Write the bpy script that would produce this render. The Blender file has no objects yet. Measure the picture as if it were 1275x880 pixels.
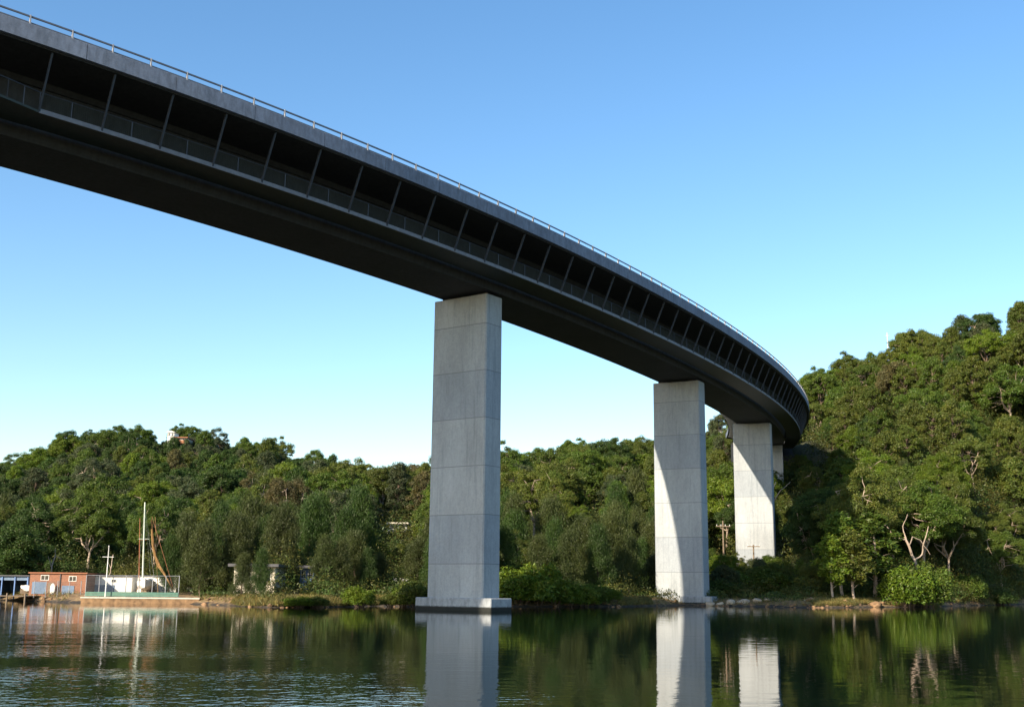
import bpy, math, random
import numpy as np
from mathutils import Vector, Matrix

PI = math.pi
sc = bpy.context.scene
COL = sc.collection

# ------------------------------------------------------------------ camera
F_PX = 1448.73; W_PX = 1275.0; PITCH = 0.196558; ROLL = 0.00968592; CAM_H = 2.267
cam_d = bpy.data.cameras.new("camera"); cam = bpy.data.objects.new("camera", cam_d); COL.objects.link(cam)
cam_d.sensor_width = 36.0; cam_d.sensor_fit = 'HORIZONTAL'; cam_d.lens = 36.0 * F_PX / W_PX
cam_d.clip_start = 0.2; cam_d.clip_end = 9000
cam.matrix_world = Matrix.Translation((0, 0, CAM_H)) @ Matrix.Rotation(PI / 2 + PITCH, 4, 'X') @ Matrix.Rotation(ROLL, 4, 'Z')
sc.camera = cam

# ------------------------------------------------------------------ sky, sun, exposure
SUN_AZ, SUN_EL = 230.0, 26.5            # direction towards the sun, counter-clockwise from +X, and its height
world = bpy.data.worlds.new("World"); sc.world = world; world.use_nodes = True
wn = world.node_tree; bg = wn.nodes['Background']
sky = wn.nodes.new('ShaderNodeTexSky'); sky.sky_type = 'NISHITA'; sky.sun_disc = False
sky.sun_elevation = math.radians(SUN_EL); sky.sun_rotation = math.radians(90 - SUN_AZ + 360)
sky.air_density = 1.0; sky.dust_density = 0.6; sky.ozone_density = 0.7; sky.altitude = 0
hs = wn.nodes.new('ShaderNodeHueSaturation'); hs.inputs['Saturation'].default_value = 1.28
wn.links.new(sky.outputs[0], hs.inputs['Color']); wn.links.new(hs.outputs[0], bg.inputs[0]); bg.inputs[1].default_value = 0.128
sun_d = bpy.data.lights.new("sun", 'SUN'); sun = bpy.data.objects.new("sun", sun_d); COL.objects.link(sun)
sun_d.energy = 5.0; sun_d.angle = math.radians(0.53); sun_d.color = (1.0, 0.86, 0.68)
sv = Vector((math.cos(math.radians(SUN_AZ)) * math.cos(math.radians(SUN_EL)), math.sin(math.radians(SUN_AZ)) * math.cos(math.radians(SUN_EL)), math.sin(math.radians(SUN_EL))))
sun.rotation_euler = sv.to_track_quat('Z', 'Y').to_euler(); sun.location = (-60, -60, 90)
sc.view_settings.view_transform = 'Standard'; sc.view_settings.look = 'None'
sc.view_settings.exposure = 0.92; sc.view_settings.gamma = 1.0; sc.view_settings.use_curve_mapping = False
sc.render.engine = 'CYCLES'
sc.cycles.max_bounces = 6; sc.cycles.transparent_max_bounces = 8

def ray(px, py):                         # unit-depth view direction through a photograph pixel (1275 wide)
    xr, yr = (px - 637.5) / F_PX, (440 - py) / F_PX
    c, s = math.cos(ROLL), math.sin(ROLL); xc, yc = xr * c - yr * s, xr * s + yr * c
    c, s = math.cos(PITCH), math.sin(PITCH)
    return xc, c - yc * s, s + yc * c
def at(px, py, Y):                       # the world point seen there at distance Y
    x, y, z = ray(px, py); t = Y / y
    return Vector((x * t, Y, CAM_H + z * t))
def proj(x, y, z):
    z -= CAM_H; c, s = math.cos(PITCH), math.sin(PITCH)
    zc = y * c + z * s; yc = -y * s + z * c; xc = x
    c, s = math.cos(ROLL), math.sin(ROLL)
    return 637.5 + F_PX * (xc * c + yc * s) / zc, 440 - F_PX * (yc * c - xc * s) / zc

# ------------------------------------------------------------------ materials
def nmat(name):
    m = bpy.data.materials.new(name); m.use_nodes = True; nt = m.node_tree
    return m, nt, nt.nodes['Principled BSDF'], nt.nodes.new, nt.links.new
def ramp(nt, stops):
    r = nt.nodes.new('ShaderNodeValToRGB'); e = r.color_ramp.elements
    while len(e) < len(stops): e.new(0.5)
    for k, (p, c) in enumerate(stops):
        e[k].position = p; e[k].color = (*c, 1) if len(c) == 3 else c
    return r
def plain(name, col, rough=0.7, metal=0.0, var=0.15, scale=3.0, bump=0.0):
    m, nt, b, N, L = nmat(name)
    g = N('ShaderNodeNewGeometry'); n = N('ShaderNodeTexNoise'); n.inputs['Scale'].default_value = scale; n.inputs['Detail'].default_value = 5
    L(g.outputs['Position'], n.inputs['Vector'])
    r = ramp(nt, [(0.3, [c * (1 - var) for c in col]), (0.7, [min(1, c * (1 + var)) for c in col])])
    L(n.outputs[0], r.inputs[0]); L(r.outputs[0], b.inputs['Base Color'])
    b.inputs['Roughness'].default_value = rough; b.inputs['Metallic'].default_value = metal
    if bump:
        bp = N('ShaderNodeBump'); bp.inputs['Strength'].default_value = bump; bp.inputs['Distance'].default_value = 0.05
        L(n.outputs[0], bp.inputs['Height']); L(bp.outputs[0], b.inputs['Normal'])
    return m
def mat_concrete(name, base, seams=0.0, wet=False, streak=0.25):
    m, nt, b, N, L = nmat(name)
    g = N('ShaderNodeNewGeometry'); sep = N('ShaderNodeSeparateXYZ'); L(g.outputs['Position'], sep.inputs[0])
    n1 = N('ShaderNodeTexNoise'); n1.inputs['Scale'].default_value = 0.35; n1.inputs['Detail'].default_value = 6
    mp = N('ShaderNodeMapping'); mp.inputs['Scale'].default_value = (1, 1, 0.35); L(g.outputs['Position'], mp.inputs[0]); L(mp.outputs[0], n1.inputs['Vector'])
    n2 = N('ShaderNodeTexNoise'); n2.inputs['Scale'].default_value = 3.2; n2.inputs['Detail'].default_value = 7
    mp2 = N('ShaderNodeMapping'); mp2.inputs['Scale'].default_value = (1, 1, 0.45); L(g.outputs['Position'], mp2.inputs[0]); L(mp2.outputs[0], n2.inputs['Vector'])
    r1 = ramp(nt, [(0.25, [c * 0.80 for c in base]), (0.75, [c * 1.12 for c in base])]); L(n1.outputs[0], r1.inputs[0])
    r2 = ramp(nt, [(0.3, (1 - streak,) * 3), (0.62, (1, 1, 1))]); L(n2.outputs[0], r2.inputs[0])
    mx = N('ShaderNodeMix'); mx.data_type = 'RGBA'; mx.blend_type = 'MULTIPLY'; mx.inputs[0].default_value = 1
    L(r1.outputs[0], mx.inputs[6]); L(r2.outputs[0], mx.inputs[7]); col = mx.outputs[2]
    n3 = N('ShaderNodeTexNoise'); n3.inputs['Scale'].default_value = 14; n3.inputs['Detail'].default_value = 8; L(g.outputs['Position'], n3.inputs['Vector'])
    hsum = n3.outputs[0]
    n5 = N('ShaderNodeTexNoise'); n5.inputs['Scale'].default_value = 1.0; n5.inputs['Detail'].default_value = 9; n5.inputs['Roughness'].default_value = 0.65
    mp5 = N('ShaderNodeMapping'); mp5.inputs['Scale'].default_value = (2.2, 2.2, 0.16); mp5.inputs['Location'].default_value = (7, 3, 1); L(g.outputs['Position'], mp5.inputs[0]); L(mp5.outputs[0], n5.inputs['Vector'])
    r5 = ramp(nt, [(0.50, (1, 1, 1)), (0.66, (0.78, 0.80, 0.80)), (0.8, (0.66, 0.68, 0.67))]); L(n5.outputs[0], r5.inputs[0])
    n6 = N('ShaderNodeTexNoise'); n6.inputs['Scale'].default_value = 5.5; n6.inputs['Detail'].default_value = 10; n6.inputs['Roughness'].default_value = 0.75; L(g.outputs['Position'], n6.inputs['Vector'])
    r6 = ramp(nt, [(0.3, (0.80, 0.80, 0.80)), (0.7, (1.12, 1.12, 1.12))]); L(n6.outputs[0], r6.inputs[0])
    for q_ in (r5, r6):
        m5 = N('ShaderNodeMix'); m5.data_type = 'RGBA'; m5.blend_type = 'MULTIPLY'; m5.inputs[0].default_value = 0.85
        L(col, m5.inputs[6]); L(q_.outputs[0], m5.inputs[7]); col = m5.outputs[2]
    if seams:
        md = N('ShaderNodeMath'); md.operation = 'PINGPONG'; md.inputs[1].default_value = seams / 2
        ad = N('ShaderNodeMath'); ad.operation = 'SUBTRACT'; ad.inputs[1].default_value = 4.15 - seams; L(sep.outputs[2], ad.inputs[0]); L(ad.outputs[0], md.inputs[0])
        rs = ramp(nt, [(0.0, (0, 0, 0)), (0.02, (0.0, 0.0, 0.0)), (0.05, (1, 1, 1))]); L(md.outputs[0], rs.inputs[0])
        mx2 = N('ShaderNodeMix'); mx2.data_type = 'RGBA'; mx2.inputs[6].default_value = (*[c * 0.52 for c in base], 1)
        L(rs.outputs[0], mx2.inputs[0]); L(col, mx2.inputs[7]); col = mx2.outputs[2]
        # each pour a slightly different grey
        dv = N('ShaderNodeMath'); dv.operation = 'DIVIDE'; dv.inputs[1].default_value = seams; L(ad.outputs[0], dv.inputs[0])
        fl = N('ShaderNodeMath'); fl.operation = 'FLOOR'; L(dv.outputs[0], fl.inputs[0])
        wn_ = N('ShaderNodeTexWhiteNoise'); wn_.noise_dimensions = '1D'; L(fl.outputs[0], wn_.inputs['W'])
        rr = ramp(nt, [(0, (0.86, 0.88, 0.9)), (1, (1.06, 1.04, 1.0))]); L(wn_.outputs[0], rr.inputs[0])
        mx4 = N('ShaderNodeMix'); mx4.data_type = 'RGBA'; mx4.blend_type = 'MULTIPLY'; mx4.inputs[0].default_value = 1
        L(col, mx4.inputs[6]); L(rr.outputs[0], mx4.inputs[7]); col = mx4.outputs[2]
    if wet:
        wv = N('ShaderNodeMath'); wv.operation = 'MULTIPLY_ADD'; wv.inputs[1].default_value = 0.35; L(n3.outputs[0], wv.inputs[0]); L(sep.outputs[2], wv.inputs[2])
        rw = ramp(nt, [(0.0, (0.03, 0.035, 0.025)), (0.48, (0.045, 0.045, 0.03)), (0.60, (1, 1, 1))]); L(wv.outputs[0], rw.inputs[0])
        mx3 = N('ShaderNodeMix'); mx3.data_type = 'RGBA'; mx3.blend_type = 'MULTIPLY'; mx3.inputs[0].default_value = 1
        L(col, mx3.inputs[6]); L(rw.outputs[0], mx3.inputs[7]); col = mx3.outputs[2]
    L(col, b.inputs['Base Color']); b.inputs['Roughness'].default_value = 0.85
    bp = N('ShaderNodeBump'); bp.inputs['Strength'].default_value = 0.35; bp.inputs['Distance'].default_value = 0.03
    L(hsum, bp.inputs['Height']); L(bp.outputs[0], b.inputs['Normal'])
    return m
M = {}
M['pier'] = mat_concrete('pier_concrete', (0.375, 0.405, 0.425), seams=4.43, streak=0.10)
M['cap'] = mat_concrete('cap_concrete', (0.36, 0.385, 0.40), wet=True, streak=0.35)
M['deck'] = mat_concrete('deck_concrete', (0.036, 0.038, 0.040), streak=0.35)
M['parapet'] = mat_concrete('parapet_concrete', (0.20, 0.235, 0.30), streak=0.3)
M['asphalt'] = plain('asphalt', (0.05, 0.05, 0.052), 0.9, scale=8)
M['galv'] = plain('galvanised_steel', (0.30, 0.31, 0.33), 0.55, 0.5)
M['post'] = plain('pale_post', (0.30, 0.31, 0.33), 0.6)
M['railtube'] = plain('rail_tube', (0.16, 0.17, 0.19), 0.5, 0.5)
M['hanger'] = plain('hanger_steel', (0.05, 0.06, 0.075), 0.6, 0.3)
M['mesh'] = plain('mesh_infill', (0.04, 0.05, 0.042), 0.6, 0.3)
M['beam'] = plain('edge_beam', (0.16, 0.165, 0.18), 0.6)
M['white'] = plain('white_paint', (0.74, 0.73, 0.68), 0.6, var=0.1, scale=1.2)
M['cream'] = plain('cream_render', (0.62, 0.56, 0.44), 0.8, var=0.12)
M['roofdark'] = plain('dark_roof', (0.07, 0.07, 0.075), 0.7)
M['rooftile'] = plain('terracotta_roof', (0.30, 0.12, 0.06), 0.8)
M['glass'] = plain('window_glass', (0.03, 0.035, 0.04), 0.08)
M['blue'] = plain('blue_sheet', (0.10, 0.19, 0.40), 0.6)
M['bluegrey'] = plain('faded_blue_boards', (0.12, 0.18, 0.27), 0.7)
M['greenboard'] = plain('green_boards', (0.07, 0.17, 0.13), 0.7)
M['red'] = plain('red_paint', (0.45, 0.05, 0.04), 0.5)
M['orange'] = plain('orange_timber', (0.30, 0.12, 0.05), 0.7)
M['timber'] = plain('weathered_timber', (0.20, 0.15, 0.10), 0.85, scale=9)
M['mast'] = plain('mast_paint', (0.60, 0.66, 0.56), 0.45)
M['brownspar'] = plain('brown_spar', (0.28, 0.10, 0.04), 0.5)
M['canvas'] = plain('tan_canvas', (0.27, 0.16, 0.06), 0.85, var=0.3, scale=6)
M['wire'] = plain('wire', (0.25, 0.27, 0.27), 0.5, 0.5)
M['rock'] = plain('sandstone', (0.20, 0.12, 0.06), 0.9, var=0.5, scale=1.7, bump=0.6)
M['rockpale'] = plain('pale_sandstone', (0.40, 0.33, 0.24), 0.9, var=0.3, scale=1.2, bump=0.6)
M['barkpale'] = plain('pale_gum_bark', (0.36, 0.28, 0.21), 0.8, var=0.35, scale=0.9, bump=0.3)
M['barkdark'] = plain('dark_bark', (0.12, 0.085, 0.06), 0.9, var=0.35, scale=1.5, bump=0.4)
M['grass'] = plain('dry_grass', (0.22, 0.17, 0.06), 0.9, var=0.5, scale=1.3)
M['path'] = plain('concrete_path', (0.5, 0.46, 0.38), 0.85)
M['scrub'] = None

def mat_brick():
    m, nt, b, N, L = nmat('orange_brick')
    tc = N('ShaderNodeTexCoord'); mp = N('ShaderNodeMapping'); mp.inputs['Rotation'].default_value = (PI / 2, 0, 0); L(tc.outputs['Object'], mp.inputs[0])
    br = N('ShaderNodeTexBrick'); br.inputs['Scale'].default_value = 1.0; br.inputs['Brick Width'].default_value = 0.24; br.inputs['Row Height'].default_value = 0.086
    br.inputs['Mortar Size'].default_value = 0.008; br.inputs['Color1'].default_value = (0.25, 0.09, 0.042, 1); br.inputs['Color2'].default_value = (0.17, 0.06, 0.033, 1); br.inputs['Mortar'].default_value = (0.35, 0.25, 0.18, 1)
    L(mp.outputs[0], br.inputs['Vector']); L(br.outputs[0], b.inputs['Base Color']); b.inputs['Roughness'].default_value = 0.9
    return m
M['brick'] = mat_brick()

def mat_leaf():
    m = bpy.data.materials.new('foliage'); m.use_nodes = True; nt = m.node_tree; nt.nodes.clear(); N = nt.nodes.new; L = nt.links.new
    oi = N('ShaderNodeObjectInfo'); at_ = N('ShaderNodeAttribute'); at_.attribute_name = 'tint'
    g = N('ShaderNodeNewGeometry'); n = N('ShaderNodeTexNoise'); n.inputs['Scale'].default_value = 0.55; n.inputs['Detail'].default_value = 3; L(g.outputs['Position'], n.inputs['Vector'])
    r = ramp(nt, [(0.3, (0.72, 0.80, 0.9)), (0.55, (1, 1, 1)), (0.75, (1.22, 1.10, 0.9))]); L(n.outputs[0], r.inputs[0])
    a = N('ShaderNodeMix'); a.data_type = 'RGBA'; a.blend_type = 'MULTIPLY'; a.inputs[0].default_value = 1; L(oi.outputs['Color'], a.inputs[6]); L(r.outputs[0], a.inputs[7])
    c = N('ShaderNodeMix'); c.data_type = 'RGBA'; c.blend_type = 'MULTIPLY'; c.inputs[0].default_value = 1; L(a.outputs[2], c.inputs[6]); L(at_.outputs['Color'], c.inputs[7])
    d = N('ShaderNodeBsdfDiffuse'); t = N('ShaderNodeBsdfTranslucent'); L(c.outputs[2], d.inputs[0]); L(c.outputs[2], t.inputs[0])
    gl = N('ShaderNodeBsdfGlossy'); gl.inputs['Roughness'].default_value = 0.5; gl.inputs[0].default_value = (0.5, 0.5, 0.45, 1)
    mx = N('ShaderNodeMixShader'); mx.inputs[0].default_value = 0.22; L(d.outputs[0], mx.inputs[1]); L(t.outputs[0], mx.inputs[2])
    m2 = N('ShaderNodeMixShader'); m2.inputs[0].default_value = 0.04; L(mx.outputs[0], m2.inputs[1]); L(gl.outputs[0], m2.inputs[2])
    o = N('ShaderNodeOutputMaterial'); L(m2.outputs[0], o.inputs[0])
    return m
M['leaf'] = mat_leaf()

def mat_ground():
    m, nt, b, N, L = nmat('bush_ground')
    g = N('ShaderNodeNewGeometry'); sep = N('ShaderNodeSeparateXYZ'); L(g.outputs['Position'], sep.inputs[0])
    n = N('ShaderNodeTexNoise'); n.inputs['Scale'].default_value = 0.25; n.inputs['Detail'].default_value = 8; L(g.outputs['Position'], n.inputs['Vector'])
    r = ramp(nt, [(0.3, (0.028, 0.032, 0.014)), (0.6, (0.05, 0.055, 0.02)), (0.75, (0.09, 0.07, 0.035))]); L(n.outputs[0], r.inputs[0])
    n2 = N('ShaderNodeTexNoise'); n2.inputs['Scale'].default_value = 1.6; n2.inputs['Detail'].default_value = 8; L(g.outputs['Position'], n2.inputs['Vector'])
    r2 = ramp(nt, [(0.3, (0.10, 0.06, 0.03)), (0.55, (0.26, 0.17, 0.08)), (0.8, (0.12, 0.11, 0.04))]); L(n2.outputs[0], r2.inputs[0])
    hh = N('ShaderNodeMath'); hh.operation = 'MULTIPLY_ADD'; hh.inputs[1].default_value = 1.0; L(n2.outputs[0], hh.inputs[0]); L(sep.outputs[2], hh.inputs[2])
    rz = N('ShaderNodeMapRange'); rz.inputs[1].default_value = 1.3; rz.inputs[2].default_value = 1.9; L(hh.outputs[0], rz.inputs[0])
    mx = N('ShaderNodeMix'); mx.data_type = 'RGBA'; L(rz.outputs[0], mx.inputs[0]); L(r2.outputs[0], mx.inputs[6]); L(r.outputs[0], mx.inputs[7])
    rb = N('ShaderNodeMapRange'); rb.inputs[1].default_value = 0.55; rb.inputs[2].default_value = 0.85; L(hh.outputs[0], rb.inputs[0])
    mx2 = N('ShaderNodeMix'); mx2.data_type = 'RGBA'; L(rb.outputs[0], mx2.inputs[0]); mx2.inputs[6].default_value = (0.03, 0.025, 0.018, 1); L(mx.outputs[2], mx2.inputs[7])
    L(mx2.outputs[2], b.inputs['Base Color']); b.inputs['Roughness'].default_value = 0.95
    bp = N('ShaderNodeBump'); bp.inputs['Strength'].default_value = 0.8; bp.inputs['Distance'].default_value = 0.3; L(n2.outputs[0], bp.inputs['Height']); L(bp.outputs[0], b.inputs['Normal'])
    return m
M['ground'] = mat_ground()

def mat_water():
    m, nt, b, N, L = nmat('river_water')
    b.inputs['Base Color'].default_value = (0.003, 0.008, 0.006, 1); b.inputs['Roughness'].default_value = 0.03; b.inputs['IOR'].default_value = 1.333
    b.inputs['Specular IOR Level'].default_value = 0.5
    g = N('ShaderNodeNewGeometry')
    def noise(sx, sy, scale, det, off=0):
        mp = N('ShaderNodeMapping'); mp.inputs['Scale'].default_value = (sx, sy, 1); mp.inputs['Location'].default_value = (off, off * 1.7, 0); L(g.outputs['Position'], mp.inputs[0])
        n = N('ShaderNodeTexNoise'); n.inputs['Scale'].default_value = scale; n.inputs['Detail'].default_value = det; n.inputs['Roughness'].default_value = 0.5; L(mp.outputs[0], n.inputs['Vector']); return n.outputs[0]
    swell = noise(0.6, 1.0, 0.9, 2, 3); rip = noise(1.0, 0.9, 2.7, 3, 9)
    # wind patches: a gust on the near water to the left, broken up by noise
    sep = N('ShaderNodeSeparateXYZ'); L(g.outputs['Position'], sep.inputs[0])
    patch = noise(0.5, 1.0, 0.10, 3, 5)
    def mr(sock, a, b_, c=0.0, d=1.0):
        r = N('ShaderNodeMapRange'); r.interpolation_type = 'SMOOTHSTEP'; r.inputs[1].default_value = a; r.inputs[2].default_value = b_; r.inputs[3].default_value = c; r.inputs[4].default_value = d; L(sock, r.inputs[0]); return r.outputs[0]
    def mul(a, b_, op='MULTIPLY'):
        r = N('ShaderNodeMath'); r.operation = op
        for k, s in enumerate((a, b_)):
            if isinstance(s, (int, float)): r.inputs[k].default_value = s
            else: L(s, r.inputs[k])
        return r.outputs[0]
    near = mr(mul(sep.outputs[1], mul(sep.outputs[0], 1.5), 'ADD'), 22.0, 42.0, 1.0, 0.0)
    mask = mul(near, mr(patch, 0.38, 0.60, 0.22, 1.0))
    amp = mul(mul(mask, 0.018), 0.0012, 'ADD')
    h = mul(mul(swell, 0.0075), mul(rip, amp), 'ADD')
    bp = N('ShaderNodeBump'); bp.inputs['Strength'].default_value = 1.0; bp.inputs['Distance'].default_value = 1.0
    L(h, bp.inputs['Height']); L(bp.outputs[0], b.inputs['Normal'])
    return m
M['water'] = mat_water()

# ------------------------------------------------------------------ object helpers
def link(o, parent=None):
    COL.objects.link(o)
    if parent is not None: o.parent = parent
    return o
def tag(o, label, cat, group=None, kind=None):
    if label: o['label'] = label
    if cat: o['category'] = cat
    if group: o['group'] = group
    if kind: o['kind'] = kind
    return o
def empty(name, loc=(0, 0, 0), rz=0.0, parent=None):
    o = bpy.data.objects.new(name, None); o.location = loc; o.rotation_euler = (0, 0, rz); o.empty_display_size = 0.5
    return link(o, parent)
class MB:
    def __init__(s): s.v = []; s.f = []
    def add(s, vs, fs):
        n = len(s.v); s.v += [tuple(p) for p in vs]; s.f += [tuple(i + n for i in f) for f in fs]; return s
    def box(s, x0, x1, y0, y1, z0, z1):
        return s.add([(x0, y0, z0), (x1, y0, z0), (x1, y1, z0), (x0, y1, z0), (x0, y0, z1), (x1, y0, z1), (x1, y1, z1), (x0, y1, z1)],
                     [(3, 2, 1, 0), (4, 5, 6, 7), (0, 1, 5, 4), (1, 2, 6, 5), (2, 3, 7, 6), (3, 0, 4, 7)])
    def tube(s, pts, rad, n=6):
        pts = [Vector(p) for p in pts]; rs = rad if isinstance(rad, (list, tuple)) else [rad] * len(pts)
        rings = []; up = Vector((0.13, 0.31, 0.94))
        for i, p in enumerate(pts):
            d = (pts[min(i + 1, len(pts) - 1)] - pts[max(i - 1, 0)]).normalized()
            a = d.cross(up)
            if a.length < 1e-3: a = d.cross(Vector((1, 0, 0)))
            a.normalize(); b = d.cross(a)
            rings.append([p + (a * math.cos(2 * PI * k / n) + b * math.sin(2 * PI * k / n)) * rs[i] for k in range(n)])
        vs = [q for r in rings for q in r]; fs = []
        for i in range(len(pts) - 1):
            for k in range(n): fs.append((i * n + k, i * n + (k + 1) % n, (i + 1) * n + (k + 1) % n, (i + 1) * n + k))
        fs.append(tuple(range(n))[::-1]); fs.append(tuple((len(pts) - 1) * n + k for k in range(n)))
        return s.add(vs, fs)
    def prism(s, poly, y0, y1):         # polygon in x,z pushed along y
        n = len(poly); vs = [(x, y0, z) for x, z in poly] + [(x, y1, z) for x, z in poly]
        fs = [tuple(range(n)), tuple(range(2 * n - 1, n - 1, -1))] + [(k, k + n, (k + 1) % n + n, (k + 1) % n) for k in range(n)]
        return s.add(vs, fs)
    def mesh(s, name, mat):
        me = bpy.data.meshes.new(name); me.from_pydata(s.v, [], s.f); me.validate()
        if isinstance(mat, (list, tuple)):
            for m in mat: me.materials.append(m)
        else: me.materials.append(mat)
        return me
    def build(s, name, mat, parent=None, bevel=0.0, smooth=False):
        me = s.mesh(name, mat)
        import bmesh
        bm = bmesh.new(); bm.from_mesh(me); bmesh.ops.recalc_face_normals(bm, faces=bm.faces)
        if bevel: bmesh.ops.bevel(bm, geom=[e for e in bm.edges], offset=bevel, segments=1, affect='EDGES')
        bm.to_mesh(me); bm.free()
        if smooth: me.polygons.foreach_set('use_smooth', [True] * len(me.polygons))
        return link(bpy.data.objects.new(name, me), parent)
def copy_tree(o, parent=None):
    c = o.copy(); COL.objects.link(c); c.parent = parent
    for ch in list(o.children): copy_tree(ch, c)
    return c

# ------------------------------------------------------------------ the bridge alignment (arc length s, offset inwards dr, height dz from the parapet top)
SS = np.arange(-150.0, 241.0, 1.0)
_k = np.interp(SS, [-52, -47, 0, 50, 100, 150, 200], [0.0, 0.0056, 0.00350037, 0.00258822, 0.00264537, 0.00206175, 0.0016])
_ph = np.r_[0, np.cumsum((_k[1:] + _k[:-1]) / 2)]; I0 = 150; _ph = _ph - _ph[I0] + 0.947618
_X = np.r_[0, np.cumsum((np.cos(_ph)[1:] + np.cos(_ph)[:-1]) / 2)]; _Y = np.r_[0, np.cumsum((np.sin(_ph)[1:] + np.sin(_ph)[:-1]) / 2)]
_X = _X - _X[I0] + 2.726684; _Y = _Y - _Y[I0] + 103.885427
def zt(s):
    q = min(max(s, -62.0), 165.0); z = 35.0065 - 0.0141422 * q + 0.2121e-3 * q * q
    return z + (-0.0141422 + 0.4242e-3 * q) * (s - q) * 0.75
def bp(s, dr, dz):
    x = np.interp(s, SS, _X); y = np.interp(s, SS, _Y); h = np.interp(s, SS, _ph)
    return Vector((x - math.sin(h) * dr, y + math.cos(h) * dr, zt(s) + dz))
def hd(s): return float(np.interp(s, SS, _ph))
def lateral(x, y):                       # offset inwards from the outer parapet, and station
    d = np.hypot(_X - x, _Y - y); i = int(np.argmin(d))
    return (x - _X[i]) * -math.sin(_ph[i]) + (y - _Y[i]) * math.cos(_ph[i]), float(SS[i])
def sweep(profile, s0, s1, step, cap=True):
    mb = MB(); n = max(1, int(round((s1 - s0) / step))); m = len(profile); vs = []
    for i in range(n + 1):
        s = s0 + (s1 - s0) * i / n
        vs += [bp(s, a, b) for a, b in profile]
    fs = [(i * m + k, i * m + (k + 1) % m, (i + 1) * m + (k + 1) % m, (i + 1) * m + k) for i in range(n) for k in range(m)]
    if cap: fs += [tuple(range(m)), tuple(n * m + k for k in range(m))[::-1]]
    return mb.add(vs, fs)
DECKW = 16.9; S0, S1 = -118.0, 196.0

# ------------------------------------------------------------------ terrain
CX = [-400, 14, 110, 250, 353, 430, 486, 635, 766, 847, 900, 1016, 1080, 1146, 1210, 1263, 1700]
DS = [150, 138, 129, 127, 112, 118, 124, 127.5, 136, 150, 147, 143, 149, 157, 178, 196, 205]
DR = [450, 440, 430, 430, 425, 420, 415, 395, 380, 370, 360, 340, 335, 325, 318, 312, 310]
SK = [610, 575, 538, 537, 560, 582, 590, 570, 553, 552, 518, 455, 440, 407, 392, 380, 332]
T0 = [.22, .22, .22, .22, .2, .16, .12, .10, .10, .16, .18, .14, .12, .10, .08, .07, .05]
PW = [1.15, 1.15, 1.15, 1.15, 1.1, 1.0, 1.0, .95, .95, 1.1, 1.25, 1.25, 1.15, 1.05, .95, .9, .9]
AX = [(c - 637.5) / F_PX for c in CX]
ZR = [((728.5 + (c - 637.5) * 0.0097) - k) / F_PX * d * 1.02 + CAM_H - 14.0 for c, k, d in zip(CX, SK, DR)]
_rs = np.random.RandomState(5)
_wv = [(_rs.uniform(0.015, 0.05), _rs.uniform(0, 2 * PI), _rs.uniform(0, 2 * PI), _rs.uniform(0.4, 1)) for _ in range(14)]
def bumps(x, y):
    r = 0 * x
    for f, a, p, w in _wv: r = r + w * np.sin(f * (x * math.cos(a) + y * math.sin(a)) * 2 * PI + p)
    return r / 4
def shore(x, y): return np.interp(x / np.maximum(y, 105.0), AX, DS) + 1.2 * np.sin(x * 0.31) + 0.7 * np.sin(x * 0.83 + 1)
def ground(x, y):
    x = np.asarray(x, float); y = np.asarray(y, float)
    a = x / np.maximum(y, 105.0); ds = shore(x, y)
    dr_ = np.interp(a, AX, DR); zr = np.interp(a, AX, ZR); t0 = np.interp(a, AX, T0); pw = np.interp(a, AX, PW)
    t = np.clip((y - ds) / (dr_ - ds), -1, 1.0); tt = np.clip((t - t0) / (1 - t0), 0, 1)
    e = tt ** pw; e = e * (1 - 0.12 * e * e) / 0.88 * 1.0
    edge = np.clip((y - ds) / 3.0, 0, 1)
    z = 0.75 * edge + 0.9 * np.clip((y - ds - 3) / 25.0, 0, 1) + (zr - 1.5) * e
    z = z + bumps(x, y) * 2.2 * np.clip(tt * 4, 0, 1)
    z = np.where(y < ds, np.maximum((y - ds) * 0.25, -3.0), z - 0.02)
    beyond = np.clip(y - dr_, 0, 1e9)
    z = z + np.where(y > dr_, -beyond * 0.02, 0)
    # the bank the camera stands beside
    return np.where(y < -6, np.minimum((-6 - y) * 0.12, 3.0) - 0.02, z)
def gz(x, y): return float(ground(x, y))
xs = np.concatenate([np.linspace(-3500, -260, 24)[:-1], np.arange(-260, 300, 3.0), np.linspace(300, 3500, 24)])
ys = np.concatenate([np.linspace(-3000, -30, 10)[:-1], np.linspace(-30, 100, 20)[:-1], np.arange(100, 215, 1.5), np.arange(215, 500, 4.0), np.linspace(500, 4500, 22)])
GX, GY = np.meshgrid(xs, ys); GZ = ground(GX, GY)
nv = np.stack([GX.ravel(), GY.ravel(), GZ.ravel()], 1); nx, ny = len(xs), len(ys)
ii = (np.arange(ny - 1)[:, None] * nx + np.arange(nx - 1)[None, :]).ravel()
quads = np.stack([ii, ii + 1, ii + nx + 1, ii + nx], 1)
def np_mesh(name, verts, faces, mat, smooth=False, tint=None):
    me = bpy.data.meshes.new(name); nf = len(faces); k = faces.shape[1]
    me.vertices.add(len(verts)); me.vertices.foreach_set('co', np.asarray(verts, np.float32).ravel())
    me.loops.add(nf * k); me.loops.foreach_set('vertex_index', faces.astype(np.int32).ravel())
    me.polygons.add(nf); me.polygons.foreach_set('loop_start', np.arange(nf, dtype=np.int32) * k)
    me.update(calc_edges=True)
    if smooth: me.polygons.foreach_set('use_smooth', np.ones(nf, bool))
    if tint is not None:
        at_ = me.attributes.new('tint', 'FLOAT_COLOR', 'FACE'); c = np.ones((nf, 4), np.float32); c[:, :3] = tint; at_.data.foreach_set('color', c.ravel())
    me.materials.append(mat); return me
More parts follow.
